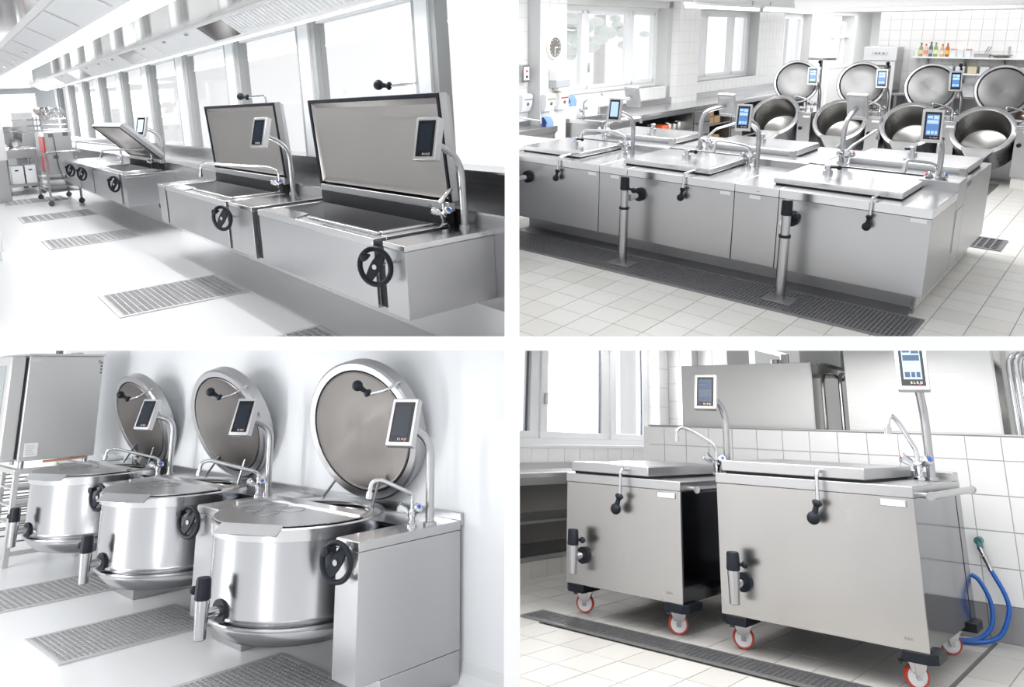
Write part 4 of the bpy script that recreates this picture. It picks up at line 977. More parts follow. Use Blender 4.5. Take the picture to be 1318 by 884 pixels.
    part(t, 'worktop', G().box(-5.52, -4.72, 0.58, 1.64, 0.77, 0.81), WHITE, 0.004, rc=True)
    part(t, 'drawer', G().box(-4.75, -4.735, 0.65, 1.58, 0.6, 0.75), FRAME, 0.003, rc=True)
    part(t, 'door', G().box(-4.75, -4.735, 0.65, 1.58, 0.15, 0.58), FRAME, 0.003, rc=True)
    # wall clock, towel and soap dispensers
    cx, cy, cz = XW+0.115, 2.62, 1.975
    t = thing(R, 'wall_clock', 'round grey clock with white hands on the tiled column', 'clock', (cx, cy, cz))
    part(t, 'clock_case', G().lathe([(0.001, -0.02), (0.165, -0.02), (0.17, 0.03), (0.145, 0.04), (0.14, 0.02), (0.001, 0.02)], (0, 0, 0), 36, None, 'x'), FRAME)
    part(t, 'clock_face', G().cyl((0.02, 0, 0), (0.024, 0, 0), 0.14, 36), plain_cached('clock_grey', (0.17, 0.165, 0.155), 0.5))
    g = G()
    for k in range(12):
        a = k*PI/6
        g.cyl((0.024, 0.115*math.sin(a), 0.115*math.cos(a)), (0.027, 0.115*math.sin(a), 0.115*math.cos(a)), 0.008, 8)
    part(t, 'hour_marks', g, LETTER, stuff=True)
    part(t, 'minute_hand', G().box(0.027, 0.030, -0.006, 0.006, -0.11, 0.02), LETTER)
    part(t, 'hour_hand', G().box(0.027, 0.030, -0.01, 0.07, -0.008, 0.008), LETTER)
    part(t, 'second_hand', G().box(0.028, 0.032, -0.003, 0.003, -0.01, 0.05), REDMARK)
    t = thing(R, 'towel_dispenser', 'white paper towel dispenser with grey window on the column', 'dispenser', (XW+0.11, 2.70, 1.40))
    part(t, 'case', G().box(0, 0.14, -0.18, 0.17, 0.10, 0.28), WHITE, 0.015)
    part(t, 'window', G().box(0, 0.135, -0.175, 0.165, 0.0, 0.10), plain_cached('grey_window', (0.45, 0.47, 0.50), 0.3), 0.01)
    part(t, 'towel', G().box(0.03, 0.12, -0.10, 0.12, -0.05, 0.0), plain_cached('towel', (0.75, 0.70, 0.60), 0.8))
    for k, (y, x, col, mk, lb) in enumerate(((2.44, XW+0.11, (0.25, 0.32, 0.15), 'green', 'white soap dispenser with green stripe on the column'), (2.76, XW+0.11, (0.75, 0.08, 0.05), 'red', 'white soap dispenser with red stripe on the column'), (2.17, XW-0.11, (0.25, 0.25, 0.50), 'violet', 'white soap dispenser with violet stripe left of the column'))):
        t = thing(R, 'soap_dispenser', lb, 'dispenser', (x, y, 1.06), group='soap dispensers')
        part(t, 'case', G().prism([(0, 0.0), (0.06, 0.0), (0.11, 0.10), (0.12, 0.24), (0.09, 0.26), (0, 0.26)], -0.11, 0.11, 'y'), WHITE, 0.012)
        part(t, 'stripe', G().box(0.105, 0.124, -0.085, 0.085, 0.175, 0.195), plain_cached('stripe_'+mk, col))
        part(t, 'view_window', G().cyl((0.10, 0, 0.12), (0.122, 0, 0.12), 0.025, 14), plain_cached('grey_dark', (0.15, 0.15, 0.15)))
    t = thing(R, 'switch_box', 'grey switch box with red and green buttons on the tiled wall', 'switch', (XW-0.11, 2.14, 1.49))
    part(t, 'housing', G().box(0, 0.10, -0.09, 0.09, 0, 0.25), STEEL, 0.006)
    part(t, 'front_plate', G().box(0.10, 0.106, -0.05, 0.07, 0.03, 0.22), LABELW, 0.004)
    part(t, 'red_button', G().cyl((0.106, 0.01, 0.16), (0.118, 0.01, 0.16), 0.016, 10), REDMARK)
    part(t, 'black_button', G().cyl((0.106, 0.01, 0.08), (0.118, 0.01, 0.08), 0.016, 10), BLACK)
    for k, (x, y, z, lb) in enumerate(((XW+0.16, 2.98, 1.20, 'blue cloth hanging at the right side of the red striped dispenser'), (-5.55, 2.36, 0.93, 'crumpled blue cloth hung over the hand basin'))):
        solo(R, 'blue_cloth', lb, 'cloth', cloth_lump(x, y, z), plain_cached('cloth_blue', (0.20, 0.34, 0.70), 0.8))
    tap(R, 'thin chrome spout over the hand basin', (-5.80, 1.75, 0.92), [(-5.80, 1.75, 1.0), (-5.7, 1.85, 1.02), (-5.55, 2.2, 0.95), (-5.55, 2.22, 0.92)], 1.5, r=0.012)

    # ---- back wall: fridge, shelves, bottles, counter
    t = thing(R, 'fridge', 'steel upright fridge with dark glass door at the corner', 'fridge', (-3.1, 10.1, 0))
    part(t, 'body', G().box(-3.42, -2.84, 9.92, 10.45, 0.1, 1.88), STEEL, 0.008, rc=True)
    part(t, 'head_panel', G().box(-3.43, -2.83, 9.88, 9.93, 1.62, 1.88), FRAME, 0.006, rc=True)
    part(t, 'control_strip', G().box(-3.28, -2.98, 9.872, 9.88, 1.73, 1.79), LABELW, rc=True)
    for xx in (-3.2, -3.14, -3.06): part(t, 'control_key', G().box(xx-0.012, xx+0.012, 9.866, 9.872, 1.75, 1.77), GAP, rc=True)
    d = part(t, 'door', G().box(-3.42, -2.84, 9.87, 9.92, 1.53, 1.60).box(-3.42, -3.36, 9.87, 9.92, 0.3, 1.53).box(-2.90, -2.84, 9.87, 9.92, 0.3, 1.53).box(-3.42, -2.84, 9.87, 9.92, 0.2, 0.3), FRAME, 0.004, rc=True)
    part(d, 'door_glass', G().box(-3.36, -2.90, 9.89, 9.90, 0.3, 1.53), plain_cached('fridge_glass', (0.24, 0.23, 0.21), 0.08), rc=True)
    for z in (0.85, 1.2): part(d, 'shelf_line', G().box(-3.35, -2.91, 9.88, 9.889, z, z+0.015), PIPE, rc=True)
    part(d, 'notice', G().box(-3.22, -3.02, 9.88, 9.889, 1.28, 1.5), plain_cached('notice_grey', (0.45, 0.45, 0.45)), rc=True)
    for k, (z, lb, x1) in enumerate(((1.70, 'upper white wall shelf holding the bottles and tubs', 3.5), (1.40, 'lower white wall shelf with a row of pale boxes', -0.4))):
        t = thing(R, 'wall_shelf', lb, 'shelf', (-1, 10.35, z), group='wall shelves')
        part(t, 'board', G().box(-2.62, x1, 10.12, 10.49, z-0.03, z), FRAME, 0.004, rc=True)
        for xx in (-2.4, -1.75, -1.1, -0.75, 0.1):
            if xx < x1: part(t, 'bracket', G().prism([(10.49, z-0.03), (10.22, z-0.03), (10.49, z-0.20)], xx, xx+0.03), STEEL, rc=True)
    for xx in (-1.08, -0.76, 0.02): solo(R, 'shelf_upright', {-1.08: 'left steel upright rising above the bottle shelf', -0.76: 'middle steel upright rising above the bottle shelf', 0.02: 'right steel upright above the kettle lid'}[xx], 'bracket', G().box(xx, xx+0.03, 10.47, 10.50, 1.55, 1.90), STEEL)
    cols = ((0.80, 0.80, 0.75), (0.35, 0.30, 0.16), (0.70, 0.62, 0.50), (0.12, 0.13, 0.14), (0.20, 0.38, 0.12), (0.60, 0.42, 0.28), (0.45, 0.12, 0.04))
    caps = ((0.8, 0.8, 0.8), (0.1, 0.1, 0.1), (0.75, 0.10, 0.06), (0.12, 0.12, 0.12), (0.15, 0.35, 0.12), (0.75, 0.10, 0.06), (0.75, 0.10, 0.06))
    hs = (0.15, 0.26, 0.24, 0.28, 0.27, 0.24, 0.26)
    bl = ('short pale bottle at the left end of the bottle shelf', 'brown bottle with black cap second on the shelf', 'pale bottle with red cap third on the shelf', 'black bottle fourth on the shelf', 'green bottle fifth on the shelf', 'beige bottle with red cap sixth on the shelf', 'dark red sauce bottle seventh on the shelf, yellow label')
    for k in range(7):
        x = -2.58+k*0.085+(0.03 if k > 4 else 0)
        h = hs[k]
        t = thing(R, 'bottle', bl[k], 'bottle', (x, 10.28, 1.70), group='bottles on the upper wall shelf')
        part(t, 'flask', G().lathe([(0.001, 0), (0.034, 0), (0.035, h*0.62), (0.016, h*0.78), (0.014, h*0.88), (0.001, h*0.88)], (0, 0, 0), 14), plain_cached('bottle_%d' % k, cols[k], 0.25))
        part(t, 'cap', G().cyl((0, 0, h*0.87), (0, 0, h), 0.017, 12), plain_cached('cap_%d' % k, caps[k]))
        part(t, 'bottle_label', G().cyl((0, 0, h*0.2), (0, 0, h*0.48), 0.0362, 14), plain_cached('blabel_%d' % k, ((0.8, 0.8, 0.8), (0.75, 0.7, 0.4), (0.8, 0.3, 0.2), (0.5, 0.5, 0.5), (0.8, 0.8, 0.5), (0.8, 0.75, 0.6), (0.8, 0.55, 0.08))[k]))
    for k in range(3):
        x = -1.93+k*0.125
        t = thing(R, 'tub', ['white spice tub left of two others on the bottle shelf', 'white spice tub in the middle of three on the bottle shelf', 'white spice tub right of two others on the bottle shelf'][k], 'tub', (x, 10.28, 1.70), group='tubs on the upper wall shelf')
        part(t, 'tub_body', G().box(-0.045, 0.045, -0.045, 0.045, 0, 0.13), LABELW, 0.008)
        part(t, 'tub_lid', G().box(-0.048, 0.048, -0.048, 0.048, 0.13, 0.155), plain_cached('lid_red', (0.7, 0.35, 0.3)) if k != 1 else FRAME, 0.004)
    t = thing(R, 'ladle_tray', 'steel tray with ladles on the right part of the bottle shelf', 'tray', (-1.45, 10.3, 1.70))
    part(t, 'tray', G().box(-0.13, 0.12, -0.1, 0.1, 0, 0.08), STEEL, 0.006)
    for a, b in ((0.04, 0.12), (0.0, 0.08)): part(t, 'ladle', G().tube([(a, 0, 0.03), (b, 0, 0.2)], 0.012, 8), PIPE)
    solo(R, 'steel_bowl', 'flat steel bowl beside the ladle tray', 'bowl', G().lathe([(0.001, 1.70), (0.10, 1.70), (0.20, 1.75), (0.19, 1.755), (0.10, 1.71), (0.001, 1.71)], (-1.15, 10.28, 0), 20), MIRROR)
    for k in range(7):
        x = -2.05+k*0.2
        solo(R, 'storage_box', ['first', 'second', 'third', 'fourth', 'fifth', 'sixth', 'seventh'][k]+' small box from the left on the lower wall shelf', 'box', G().box(x, x+0.15, 10.2, 10.4, 1.40, 1.53), [LABELW, LABELW, plain_cached('box_cream', (0.72, 0.62, 0.45)), LABELW, plain_cached('box_peach', (0.70, 0.45, 0.30)), LABELW, LABELW][k], 'boxes on the lower wall shelf', 0.006)
    t = thing(R, 'steel_table', 'steel work table with open niches under the wall shelves', 'table', (-1, 10, 0))
    part(t, 'table_top', G().box(-2.75, 3.0, 9.55, 10.45, 0.98, 1.02), TOPST, 0.004, rc=True)
    part(t, 'splash', G().box(-2.75, 3.0, 10.40, 10.45, 1.02, 1.16), STEEL, rc=True)
    part(t, 'back_panel', G().box(-2.7, 3.0, 10.2, 10.25, 0.1, 0.98), STEEL, rc=True)
    for xx in (-2.72, -1.75, -0.8, 0.3): part(t, 'upright', G().box(xx, xx+0.05, 9.6, 10.2, 0, 0.98), STEEL, rc=True)
    part(t, 'niche', G().box(-0.75, 0.28, 9.9, 9.95, 0.3, 0.9), plain_cached('niche_brown', (0.16, 0.12, 0.09)), rc=True)
    solo(R, 'round_tray', 'dark round steel tray standing behind the leftmost kettle lid', 'tray', G().cyl((-3.6, 8.0, 1.68), (-3.6, 8.0, 1.72), 0.24, 28).cyl((-3.6, 8.0, 0.0), (-3.6, 8.0, 1.68), 0.02, 10), STEEL)
    solo(R, 'fire_sign', 'small red sign on the far wall left of the fridge', 'sign', G().box(-3.50, -3.42, 10.6, 10.62, 1.58, 1.72), REDMARK)
    # trees outside the first window
    for k, (x, y, z, s) in enumerate(((-14, 13.0, 1.2, 1.9), (-15, 17.5, 0.8, 1.6))):
        g = G(); g.cyl((x, y, z-3), (x, y, z+2), 0.22, 8)
        t = solo(R, 'garden_tree', ['pale tree outside the first tiled window', 'second pale tree farther right outside the first window'][k], 'tree', g, plain_cached('bark_pale', (0.75, 0.73, 0.72)))
        random.seed(7+k)
        for i in range(70):
            a = random.uniform(0, 2*PI); h = random.uniform(-0.6, 3.0); q = s*(1.1-h/4)*random.uniform(0.3, 1)
            b = G().ball((0, 0, 0), random.uniform(0.16, 0.34)*s*0.6, 7, 0.6)
            part(t, 'foliage', G().add(b.v, b.f, Matrix.Translation((x+math.cos(a)*q, y+math.sin(a)*q, z+1+h))), plain_cached('leaf_pale', (0.80, 0.84, 0.82), 0.9), rc=True)
def cloth_lump(x, y, z):
    g = G(); random.seed(3); n, m = 7, 7
    vs = []
    for i in range(n):
        for j in range(m):
            u, v = i/(n-1)-0.5, j/(m-1)
            vs.append((x+0.05*math.cos(v*PI)+random.uniform(-0.01, 0.01), y+u*0.16+0.02*math.sin(v*9), z-0.10+0.16*math.sin(v*PI*0.95)+random.uniform(-0.012, 0.012)))
    fs = [(i*m+j, i*m+j+1, (i+1)*m+j+1, (i+1)*m+j) for i in range(n-1) for j in range(m-1)]
    k = len(vs)
    vs += [(a+0.012, b, c+0.008) for a, b, c in vs]
    fs += [tuple(q+k for q in f)[::-1] for f in fs]
    return g.add(vs, fs)
KIN = steel('kettle_inside_steel', (0.34, 0.335, 0.325), 0.26, (3, 3, 2), 0.04)
LIDK = steel('kettle_lid_inside_steel', (0.27, 0.27, 0.27), 0.42, (3, 3, 2), 0.05)
DKK = steel('kettle_outside_steel', (0.34, 0.35, 0.37), 0.28, (5, 5, 5), 0.03)
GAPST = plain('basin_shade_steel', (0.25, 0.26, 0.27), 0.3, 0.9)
build_island()

# ================================================================== lower left: three kettles on a white wall
def build_kettles():
    R = KETTLES
    YB = 0.80
    struct(R, 'floor', G().box(-7.6, 1.2, -3.4, YB+0.2, -0.1, 0), EPOXY)
    struct(R, 'wall_back', G().box(-7.6, 1.2, YB, YB+0.2, 0.10, 3.2), WALLW)
    g = G().prism([(YB, 0.0), (YB-0.05, 0.0), (YB-0.04, 0.012), (YB-0.012, 0.05), (YB-0.008, 0.11), (YB, 0.11)], -7.6, 1.2)
    struct(R, 'baseboard_back', g, EPOXY)
    # floor grates
    floor_grate(R, 'floor grate at the left between second and third kettle, reaching the left edge', -4.42, -3.70, -0.74, 0.31, 2, 'y', (0.045, 0.045), 'floor grates before the kettles', 0.014, 0.03, pale=True)
    floor_grate(R, 'floor grate in the middle, in front of the second kettle', -2.855, -2.143, -0.72, 0.34, 2, 'y', (0.035, 0.035), 'floor grates before the kettles', 0.010, 0.03, pale=True)
    floor_grate(R, 'floor grate at the bottom edge under the nearest kettle', -1.235, -0.50, -0.74, 0.33, 2, 'y', (0.032, 0.035), 'floor grates before the kettles', 0.009, 0.03, pale=True)
    cs = ((-0.9, 0.20), (-2.68, 0.19), (-4.46, 0.20))
    tone = ('nearest', 'middle', 'farthest')
    lids = (((-0.755, 0.55, 1.419), 12.0, 104.1, 0.475), ((-2.637, 0.55, 1.395), 8, 110, 0.475), ((-4.41, 0.55, 1.36), 5, 111, 0.47))
    kl = ('nearest big kettle on the white wall, its round lid open behind a dark display', 'middle kettle of the three on the white wall, with perforated cover plate', 'farthest kettle on the white wall, beside the pale oven')
    for k, (cx, cy) in enumerate(cs):
        r = 0.52
        t = thing(R, 'kettle', kl[k], 'kettle', (cx, cy, 0.2), group='kettles on the white wall')
        M = Matrix.Translation((cx, cy, 0.93))
        kettle_shape(t, M, r, 0.53, 0.075, KETST, MIRROR, spout=False, dish=0.13, n=72, low=[(0.001, -0.70), (r*0.5, -0.69), (r*0.84, -0.645), (r*0.97, -0.575), (r*0.985, -0.555)])
        part(t, 'lower_band', G().ring((cx, cy, 0.395), r+0.006, 0.011, 'z', 72), PIPE, rc=True)
        part(t, 'rim_band', G().lathe([(r+0.004, -0.075), (r+0.018, -0.07), (r+0.02, -0.005), (r+0.012, 0.004), (r-0.02, 0.006)], (cx, cy, 0.93), 72), TOPST, rc=True)
        # perforated cover plate over the front, with folded edges
        pts = [(-0.52, 0.09), (-0.50, -0.16)]
        for i in range(15):
            a = (198+i*(371-198)/14)*D2R
            pts.append((0.525*math.cos(a), 0.525*math.sin(a)))
        pl = part(t, 'cover_plate', G().prism([(cx+p[0], cy+p[1]) for p in pts], 0.942, 0.948, 'z'), PERF, rc=True)
        a, b = Vector((cx-0.53, cy+0.10, 0.955)), Vector((cx+0.515, cy+0.11, 0.955))
        d = (b-a).normalized(); nn = Vector((-d.y, d.x, 0))
        q = [a-nn*0.025, b-nn*0.025, b+nn*0.025, a+nn*0.025]
        part(pl, 'folded_ridge', G().add([tuple(p+Vector((0, 0, -0.008))) for p in q]+[tuple(p+Vector((0, 0, 0.018 if i > 1 else 0.004))) for i, p in enumerate(q)], [(3, 2, 1, 0), (4, 5, 6, 7), (0, 1, 5, 4), (1, 2, 6, 5), (2, 3, 7, 6), (3, 0, 4, 7)]), TOPST, rc=True)
        a0, a1 = 274*D2R, 318*D2R
        p0 = Vector((cx+0.555*math.cos(a0), cy+0.555*math.sin(a0), 0)); p1 = Vector((cx+0.555*math.cos(a1), cy+0.555*math.sin(a1), 0))
        o = Vector(((p1-p0).y, -(p1-p0).x, 0)).normalized()*0.07
        part(pl, 'front_lip', G().add([tuple(p0+Vector((0, 0, 0.95))), tuple(p1+Vector((0, 0, 0.95))), tuple(p1+o+Vector((0, 0, 0.905))), tuple(p0+o+Vector((0, 0, 0.905))), tuple(p0+Vector((0, 0, 0.956))), tuple(p1+Vector((0, 0, 0.956))), tuple(p1+o*1.05+Vector((0, 0, 0.910))), tuple(p0+o*1.05+Vector((0, 0, 0.910)))], [(0, 1, 2, 3), (4, 7, 6, 5), (0, 4, 5, 1), (1, 5, 6, 2), (2, 6, 7, 3), (3, 7, 4, 0)]), TOPST, rc=True)
        part(pl, 'left_flange', G().box(cx-0.535, cx-0.51, cy-0.16, cy+0.12, 0.93, 0.965), TOPST, rc=True)
        g = G()
        for (u, v) in ((-0.25, -0.03), (-0.03, -0.04), (-0.27, -0.19), (-0.06, -0.21)):
            g.ring((cx+u, cy+v, 0.9485), 0.08, 0.0022, 'z', 26, 6)
        part(pl, 'stamped_rings', g, DKST, rc=True, stuff=True)
        # lid
        (lx, ly, lz), yaw, tilt, lr = lids[k]
        ML = Matrix.Translation((lx, ly, lz)) @ Matrix.Rotation(yaw*D2R, 4, 'Z') @ Matrix.Rotation(tilt*D2R, 4, 'X')
        l = part(t, 'lid', G().lathe([(0.001, -0.15), (lr*0.75, -0.15), (lr*0.93, -0.13), (lr, -0.10), (lr+0.002, -0.01), (lr-0.012, 0.004), (lr-0.055, 0.002), (lr-0.062, -0.012)], (0, 0, 0), 72, ML), STEEL, rc=True)
        part(l, 'lid_inside', G().lathe([(lr-0.062, -0.004), (lr-0.075, 0.004), (lr-0.09, 0.0), (lr*0.4, -0.008), (0.001, -0.012)], (0, 0, 0), 72, ML), LIDIN, rc=True)
        part(l, 'seal_ring', G().ring((0, 0, -0.004), lr-0.064, 0.005, 'z', 72, 6, ML), GASKET, rc=True)
        W = lambda a, b, c: ML @ Vector((a, b, c))
        lid_handle(l, [W(0.335, 0.30, -0.05), W(0.40, 0.345, 0.0), W(0.36, 0.31, 0.10), W(0.26, 0.30, 0.16)], W(0.20, 0.37, 0.20)-W(0.26, 0.30, 0.16), r=0.009, k=1.1)
        for s in (-1, 1):
            part(l, 'hinge_strut', G().cyl((cx+s*0.30-0.05, 0.57, 0.90), (cx+s*0.22+0.05, 0.62, 1.12), 0.009, 8), DKST, rc=True)
        drain_valve(t, (cx+0.035, cy-r+0.006, 0.475), 1.0, (0.12, -1, 0), 0.20, (-1, -0.25, 0))
    # splash ledge behind everything
    t = thing(R, 'splash_ledge', 'steel splash ledge running along the foot of the white wall behind the kettles', 'ledge', (-2.6, 0.7, 0.8))
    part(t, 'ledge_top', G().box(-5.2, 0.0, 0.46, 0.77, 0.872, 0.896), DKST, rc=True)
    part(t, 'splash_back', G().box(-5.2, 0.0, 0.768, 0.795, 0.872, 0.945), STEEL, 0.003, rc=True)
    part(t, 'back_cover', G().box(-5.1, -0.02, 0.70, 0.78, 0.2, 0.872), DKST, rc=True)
    # consoles with handwheels and displays
    for k, (x0, x1, lb) in enumerate(((-0.21, 0.0, 'near console at the right end of the kettle row, its broad steel side facing us'), (-1.90, -1.60, 'console between the nearest and middle kettle, half hidden'), (-3.68, -3.38, 'console between the middle and farthest kettle'))):
        c = thing(R, 'control_console', lb, 'control console', ((x0+x1)/2, 0.4, 0), group='consoles of the kettle row')
        part(c, 'body', G().box(x0, x1, 0.0, 0.765, 0.18, 0.848), STEEL, 0.003, rc=True)
        part(c, 'cap', G().box(x0-0.003, x1+0.003, -0.003, 0.765, 0.85, 0.90), STEELX, 0.004, rc=True)
        part(c, 'top_sheet', G().box(x0+0.004, x1-0.004, 0.004, 0.76, 0.898, 0.9015), TOPST, rc=True)
        part(c, 'plinth', G().box(x0+0.02, x1-0.001 if k == 0 else x1+0.12, 0.166, 0.765, 0.0, 0.178), STEEL, 0.004, rc=True)
        wx = (-0.115, -1.89, -3.59)[k]
        handwheel(c, (wx, -0.065, 0.795), 0.100, stem=0.10, r=0.016, yawM=Matrix.Rotation(14*D2R, 4, 'Z'))
        px = (-0.055, -1.93, -3.66)[k]
        dx = (-0.055, -1.96, -3.74)[k]
        post_display(c, (px, 0.56, 0.90), 1.40, (dx, 0.33, (1.515, 1.49, 1.46)[k]), 24*D2R, 20*D2R, 0.175, 0.285, 0.055, 0.026)
    tap(R, 'chrome tap with red and blue knobs on the near console', (-0.115, 0.47, 0.90), [(-0.115, 0.47, 1.08), (-0.11, 0.42, 1.105), (-0.14, 0.24, 1.19), (-0.155, 0.19, 1.18), (-0.16, 0.18, 1.10)], 0.3, r=0.013)
    tap(R, 'chrome tap whose long spout reaches over the middle kettle', (-1.90, 0.46, 0.90), [(-1.90, 0.46, 1.06), (-1.90, 0.42, 1.085), (-2.02, 0.12, 1.185), (-2.04, 0.07, 1.17), (-2.05, 0.06, 1.09)], 0.3, r=0.013)
    tap(R, 'chrome tap whose long spout reaches over the farthest kettle', (-3.68, 0.46, 0.90), [(-3.68, 0.46, 1.05), (-3.68, 0.42, 1.07), (-3.80, 0.11, 1.17), (-3.83, 0.06, 1.16), (-3.84, 0.05, 1.085)], 0.3, r=0.013)
    # ---- oven and its stand
    t = thing(R, 'combi_oven', 'big pale steel oven on a rack stand at the left edge', 'oven', (-5.7, 0.1, 0.95))
    x0, x1, y0, y1, z0, z1 = -6.2, -5.3, -0.24, 0.47, 0.985, 2.02
    part(t, 'housing', G().box(x0, x1, y0, y1, z0, z1), OVENST, 0.012, rc=True)
    part(t, 'top_cover', G().box(x0-0.01, x1+0.012, y0-0.01, y1+0.01, z1, z1+0.02), OVENST, rc=True)
    d = part(t, 'door', G().box(x0, x1-0.02, y0-0.16, y0-0.02, z0+0.0, z1), OVENST, 0.02, rc=True)
    part(d, 'door_window', G().box(x0+0.1, x1-0.14, y0-0.164, y0-0.158, z0+0.18, z1-0.1), plain_cached('oven_window', (0.30, 0.33, 0.34), 0.1), rc=True)
    part(t, 'door_seam', G().box(x0+0.02, x1-0.03, y0-0.02, y0+0.0, z0+0.02, z1-0.02), GAP, rc=True)
    part(t, 'hinge', G().cyl((x1-0.05, y0-0.03, z0-0.03), (x1-0.05, y0-0.03, z0+0.10), 0.02, 10), PIPE, rc=True)
    part(t, 'rating_plate', G().box(x1, x1+0.004, y0+0.05, y0+0.17, z0+0.04, z0+0.17), LABELW, rc=True)
    g = G()
    for i in range(5): g.box(x1+0.004, x1+0.006, y0+0.065, y0+0.145-0.012*(i % 3), z0+0.06+i*0.02, z0+0.066+i*0.02)
    part(t, 'plate_print', g, plain_cached('print_grey', (0.5, 0.5, 0.5)), rc=True, stuff=True)
    part(t, 'name_strip', G().box(x1, x1+0.004, y0+0.03, y0+0.10, z1-0.06, z1-0.03), LABELW, rc=True)
    part(t, 'red_stripe', G().box(x1+0.004, x1+0.006, y0+0.035, y0+0.095, z1-0.045, z1-0.04), plain_cached('stripe_pale_red', (0.7, 0.25, 0.22)), rc=True)
    g = G()
    for i in range(4): g.box(x1, x1+0.004, y1-0.03, y1-0.012, z1-0.08-i*0.035, z1-0.06-i*0.035).box(x1, x1+0.004, y1-0.055, y1-0.035, z1-0.045-i*0.01, z1-0.04-i*0.01)
    part(t, 'corner_marks', g, INK, rc=True, stuff=True)
    part(t, 'vent_pipe', G().tube(bend([(x1-0.25, 0.10, z1), (x1-0.25, 0.10, z1+0.10), (x1-0.32, 0.05, z1+0.15)], 0.05), 0.035, 12), plain_cached('vent_pipe_grey', (0.25, 0.25, 0.26), 0.4), rc=True)
    part(t, 'vent_cap', G().cyl((x1-0.2, 0.26, z1), (x1-0.2, 0.26, z1+0.04), 0.06, 16), OVENST, rc=True)
    for yy in (y0+0.06, y1-0.06): part(t, 'foot', G().cyl((x1-0.08, yy, z0-0.075), (x1-0.08, yy, z0), 0.025, 12), PIPE, rc=True)
    part(t, 'copper_pipe', G().tube([(x1-0.03, 0.0, z0-0.02), (x1-0.03, 0.40, z0-0.01)], 0.012, 8), plain_cached('copper', (0.65, 0.33, 0.20), 0.3), rc=True)
    t = thing(R, 'oven_stand', 'pale steel rack stand with tray runners under the oven', 'stand', (-5.7, 0.1, 0))
    for (xx, yy) in ((x1-0.04, y0+0.02), (x1-0.04, y1-0.06), (x0+0.04, y0+0.02), (x0+0.04, y1-0.06)):
        part(t, 'leg', G().box(xx-0.025, xx+0.025, yy-0.025, yy+0.025, 0.0, 0.90), OVENST, 0.004, rc=True)
    part(t, 'frame_top', G().box(x0, x1-0.01, y0-0.01, y0+0.04, 0.86, 0.91).box(x0, x1-0.01, y1-0.08, y1-0.03, 0.86, 0.91).box(x1-0.065, x1-0.012, y0+0.04, y1-0.08, 0.86, 0.91), OVENST, 0.004, rc=True)
    part(t, 'frame_foot', G().box(x1-0.06, x1-0.02, y0+0.04, y1-0.08, 0.10, 0.14), OVENST, 0.004, rc=True)
    part(t, 'upright', G().box(x0+0.42, x0+0.46, y0-0.0, y0+0.04, 0.0, 0.86), OVENST, 0.004, rc=True)
    for i in range(8):
        z = 0.22+i*0.08
        for xx in (x0+0.06, x0+0.44, x1-0.08):
            part(t, 'tray_runner', G().box(xx, xx+0.025, y0+0.02, y1-0.06, z, z+0.012), PIPE, rc=True)
    for i, z in enumerate((0.70, 0.54, 0.38)):
        solo(R, 'oven_tray', ['upper steel tray slid into the oven stand', 'middle steel tray slid into the oven stand', 'lower steel tray slid into the oven stand'][i], 'tray', G().box(x0+0.48, x1-0.09, y0+0.0, y1-0.1, z+0.012, z+0.03), OVENST, 'trays in the oven stand', 0.004)
    solo(R, 'hand_shower', 'white shower head lying behind the farthest kettle cover', 'spray head', G().tube([(-4.95, 0.42, 0.99), (-4.92, 0.50, 0.985), (-4.9, 0.62, 0.97)], [0.03, 0.038, 0.02], 12), LABELW)
    t = thing(R, 'water_inlet', 'small steel water fitting behind the farthest kettle', 'fitting', (-4.6, 0.62, 0.93))
    part(t, 'fitting_body', G().cyl((0, 0, 0), (0, 0, 0.08), 0.03, 14).cyl((-0.02, 0, 0.05), (0.12, 0, 0.05), 0.022, 12), PIPE)
    part(t, 'fitting_cap', G().cyl((0.12, 0, 0.05), (0.2, 0, 0.04), 0.035, 14), plain_cached('vent_pipe_grey', (0.25, 0.25, 0.26), 0.4))
WALLW = plain('white_wall', (0.84, 0.86, 0.88), 0.55, bump=0.015, scale=50)
KETST = steel('kettle_steel', (0.52, 0.525, 0.54), 0.20, (2, 2, 0.6), 0.06, 0.004)
LIDIN = steel('lid_inside_steel', (0.24, 0.225, 0.215), 0.34, (2, 2, 2), 0.08)
OVENST = plain('pale_oven_steel', (0.66, 0.655, 0.65), 0.4, 0.7)
def perforated():
    m, N, L, P = nm('perforated_sheet')
    P.inputs['Metallic'].default_value = 1; P.inputs['Roughness'].default_value = 0.3
    tc = N.new('ShaderNodeTexCoord'); v = N.new('ShaderNodeTexVoronoi'); v.inputs['Scale'].default_value = 90; v.inputs['Randomness'].default_value = 0.0
    r = N.new('ShaderNodeValToRGB'); r.color_ramp.elements[0].position = 0.28; r.color_ramp.elements[1].position = 0.34
    r.color_ramp.elements[0].color = (0.16, 0.16, 0.16, 1); r.color_ramp.elements[1].color = (0.52, 0.52, 0.52, 1)
    L.new(tc.outputs['Object'], v.inputs['Vector']); L.new(v.outputs['Distance'], r.inputs['Fac']); L.new(r.outputs['Color'], P.inputs['Base Color'])
    return m
PERF = perforated()
build_kettles()

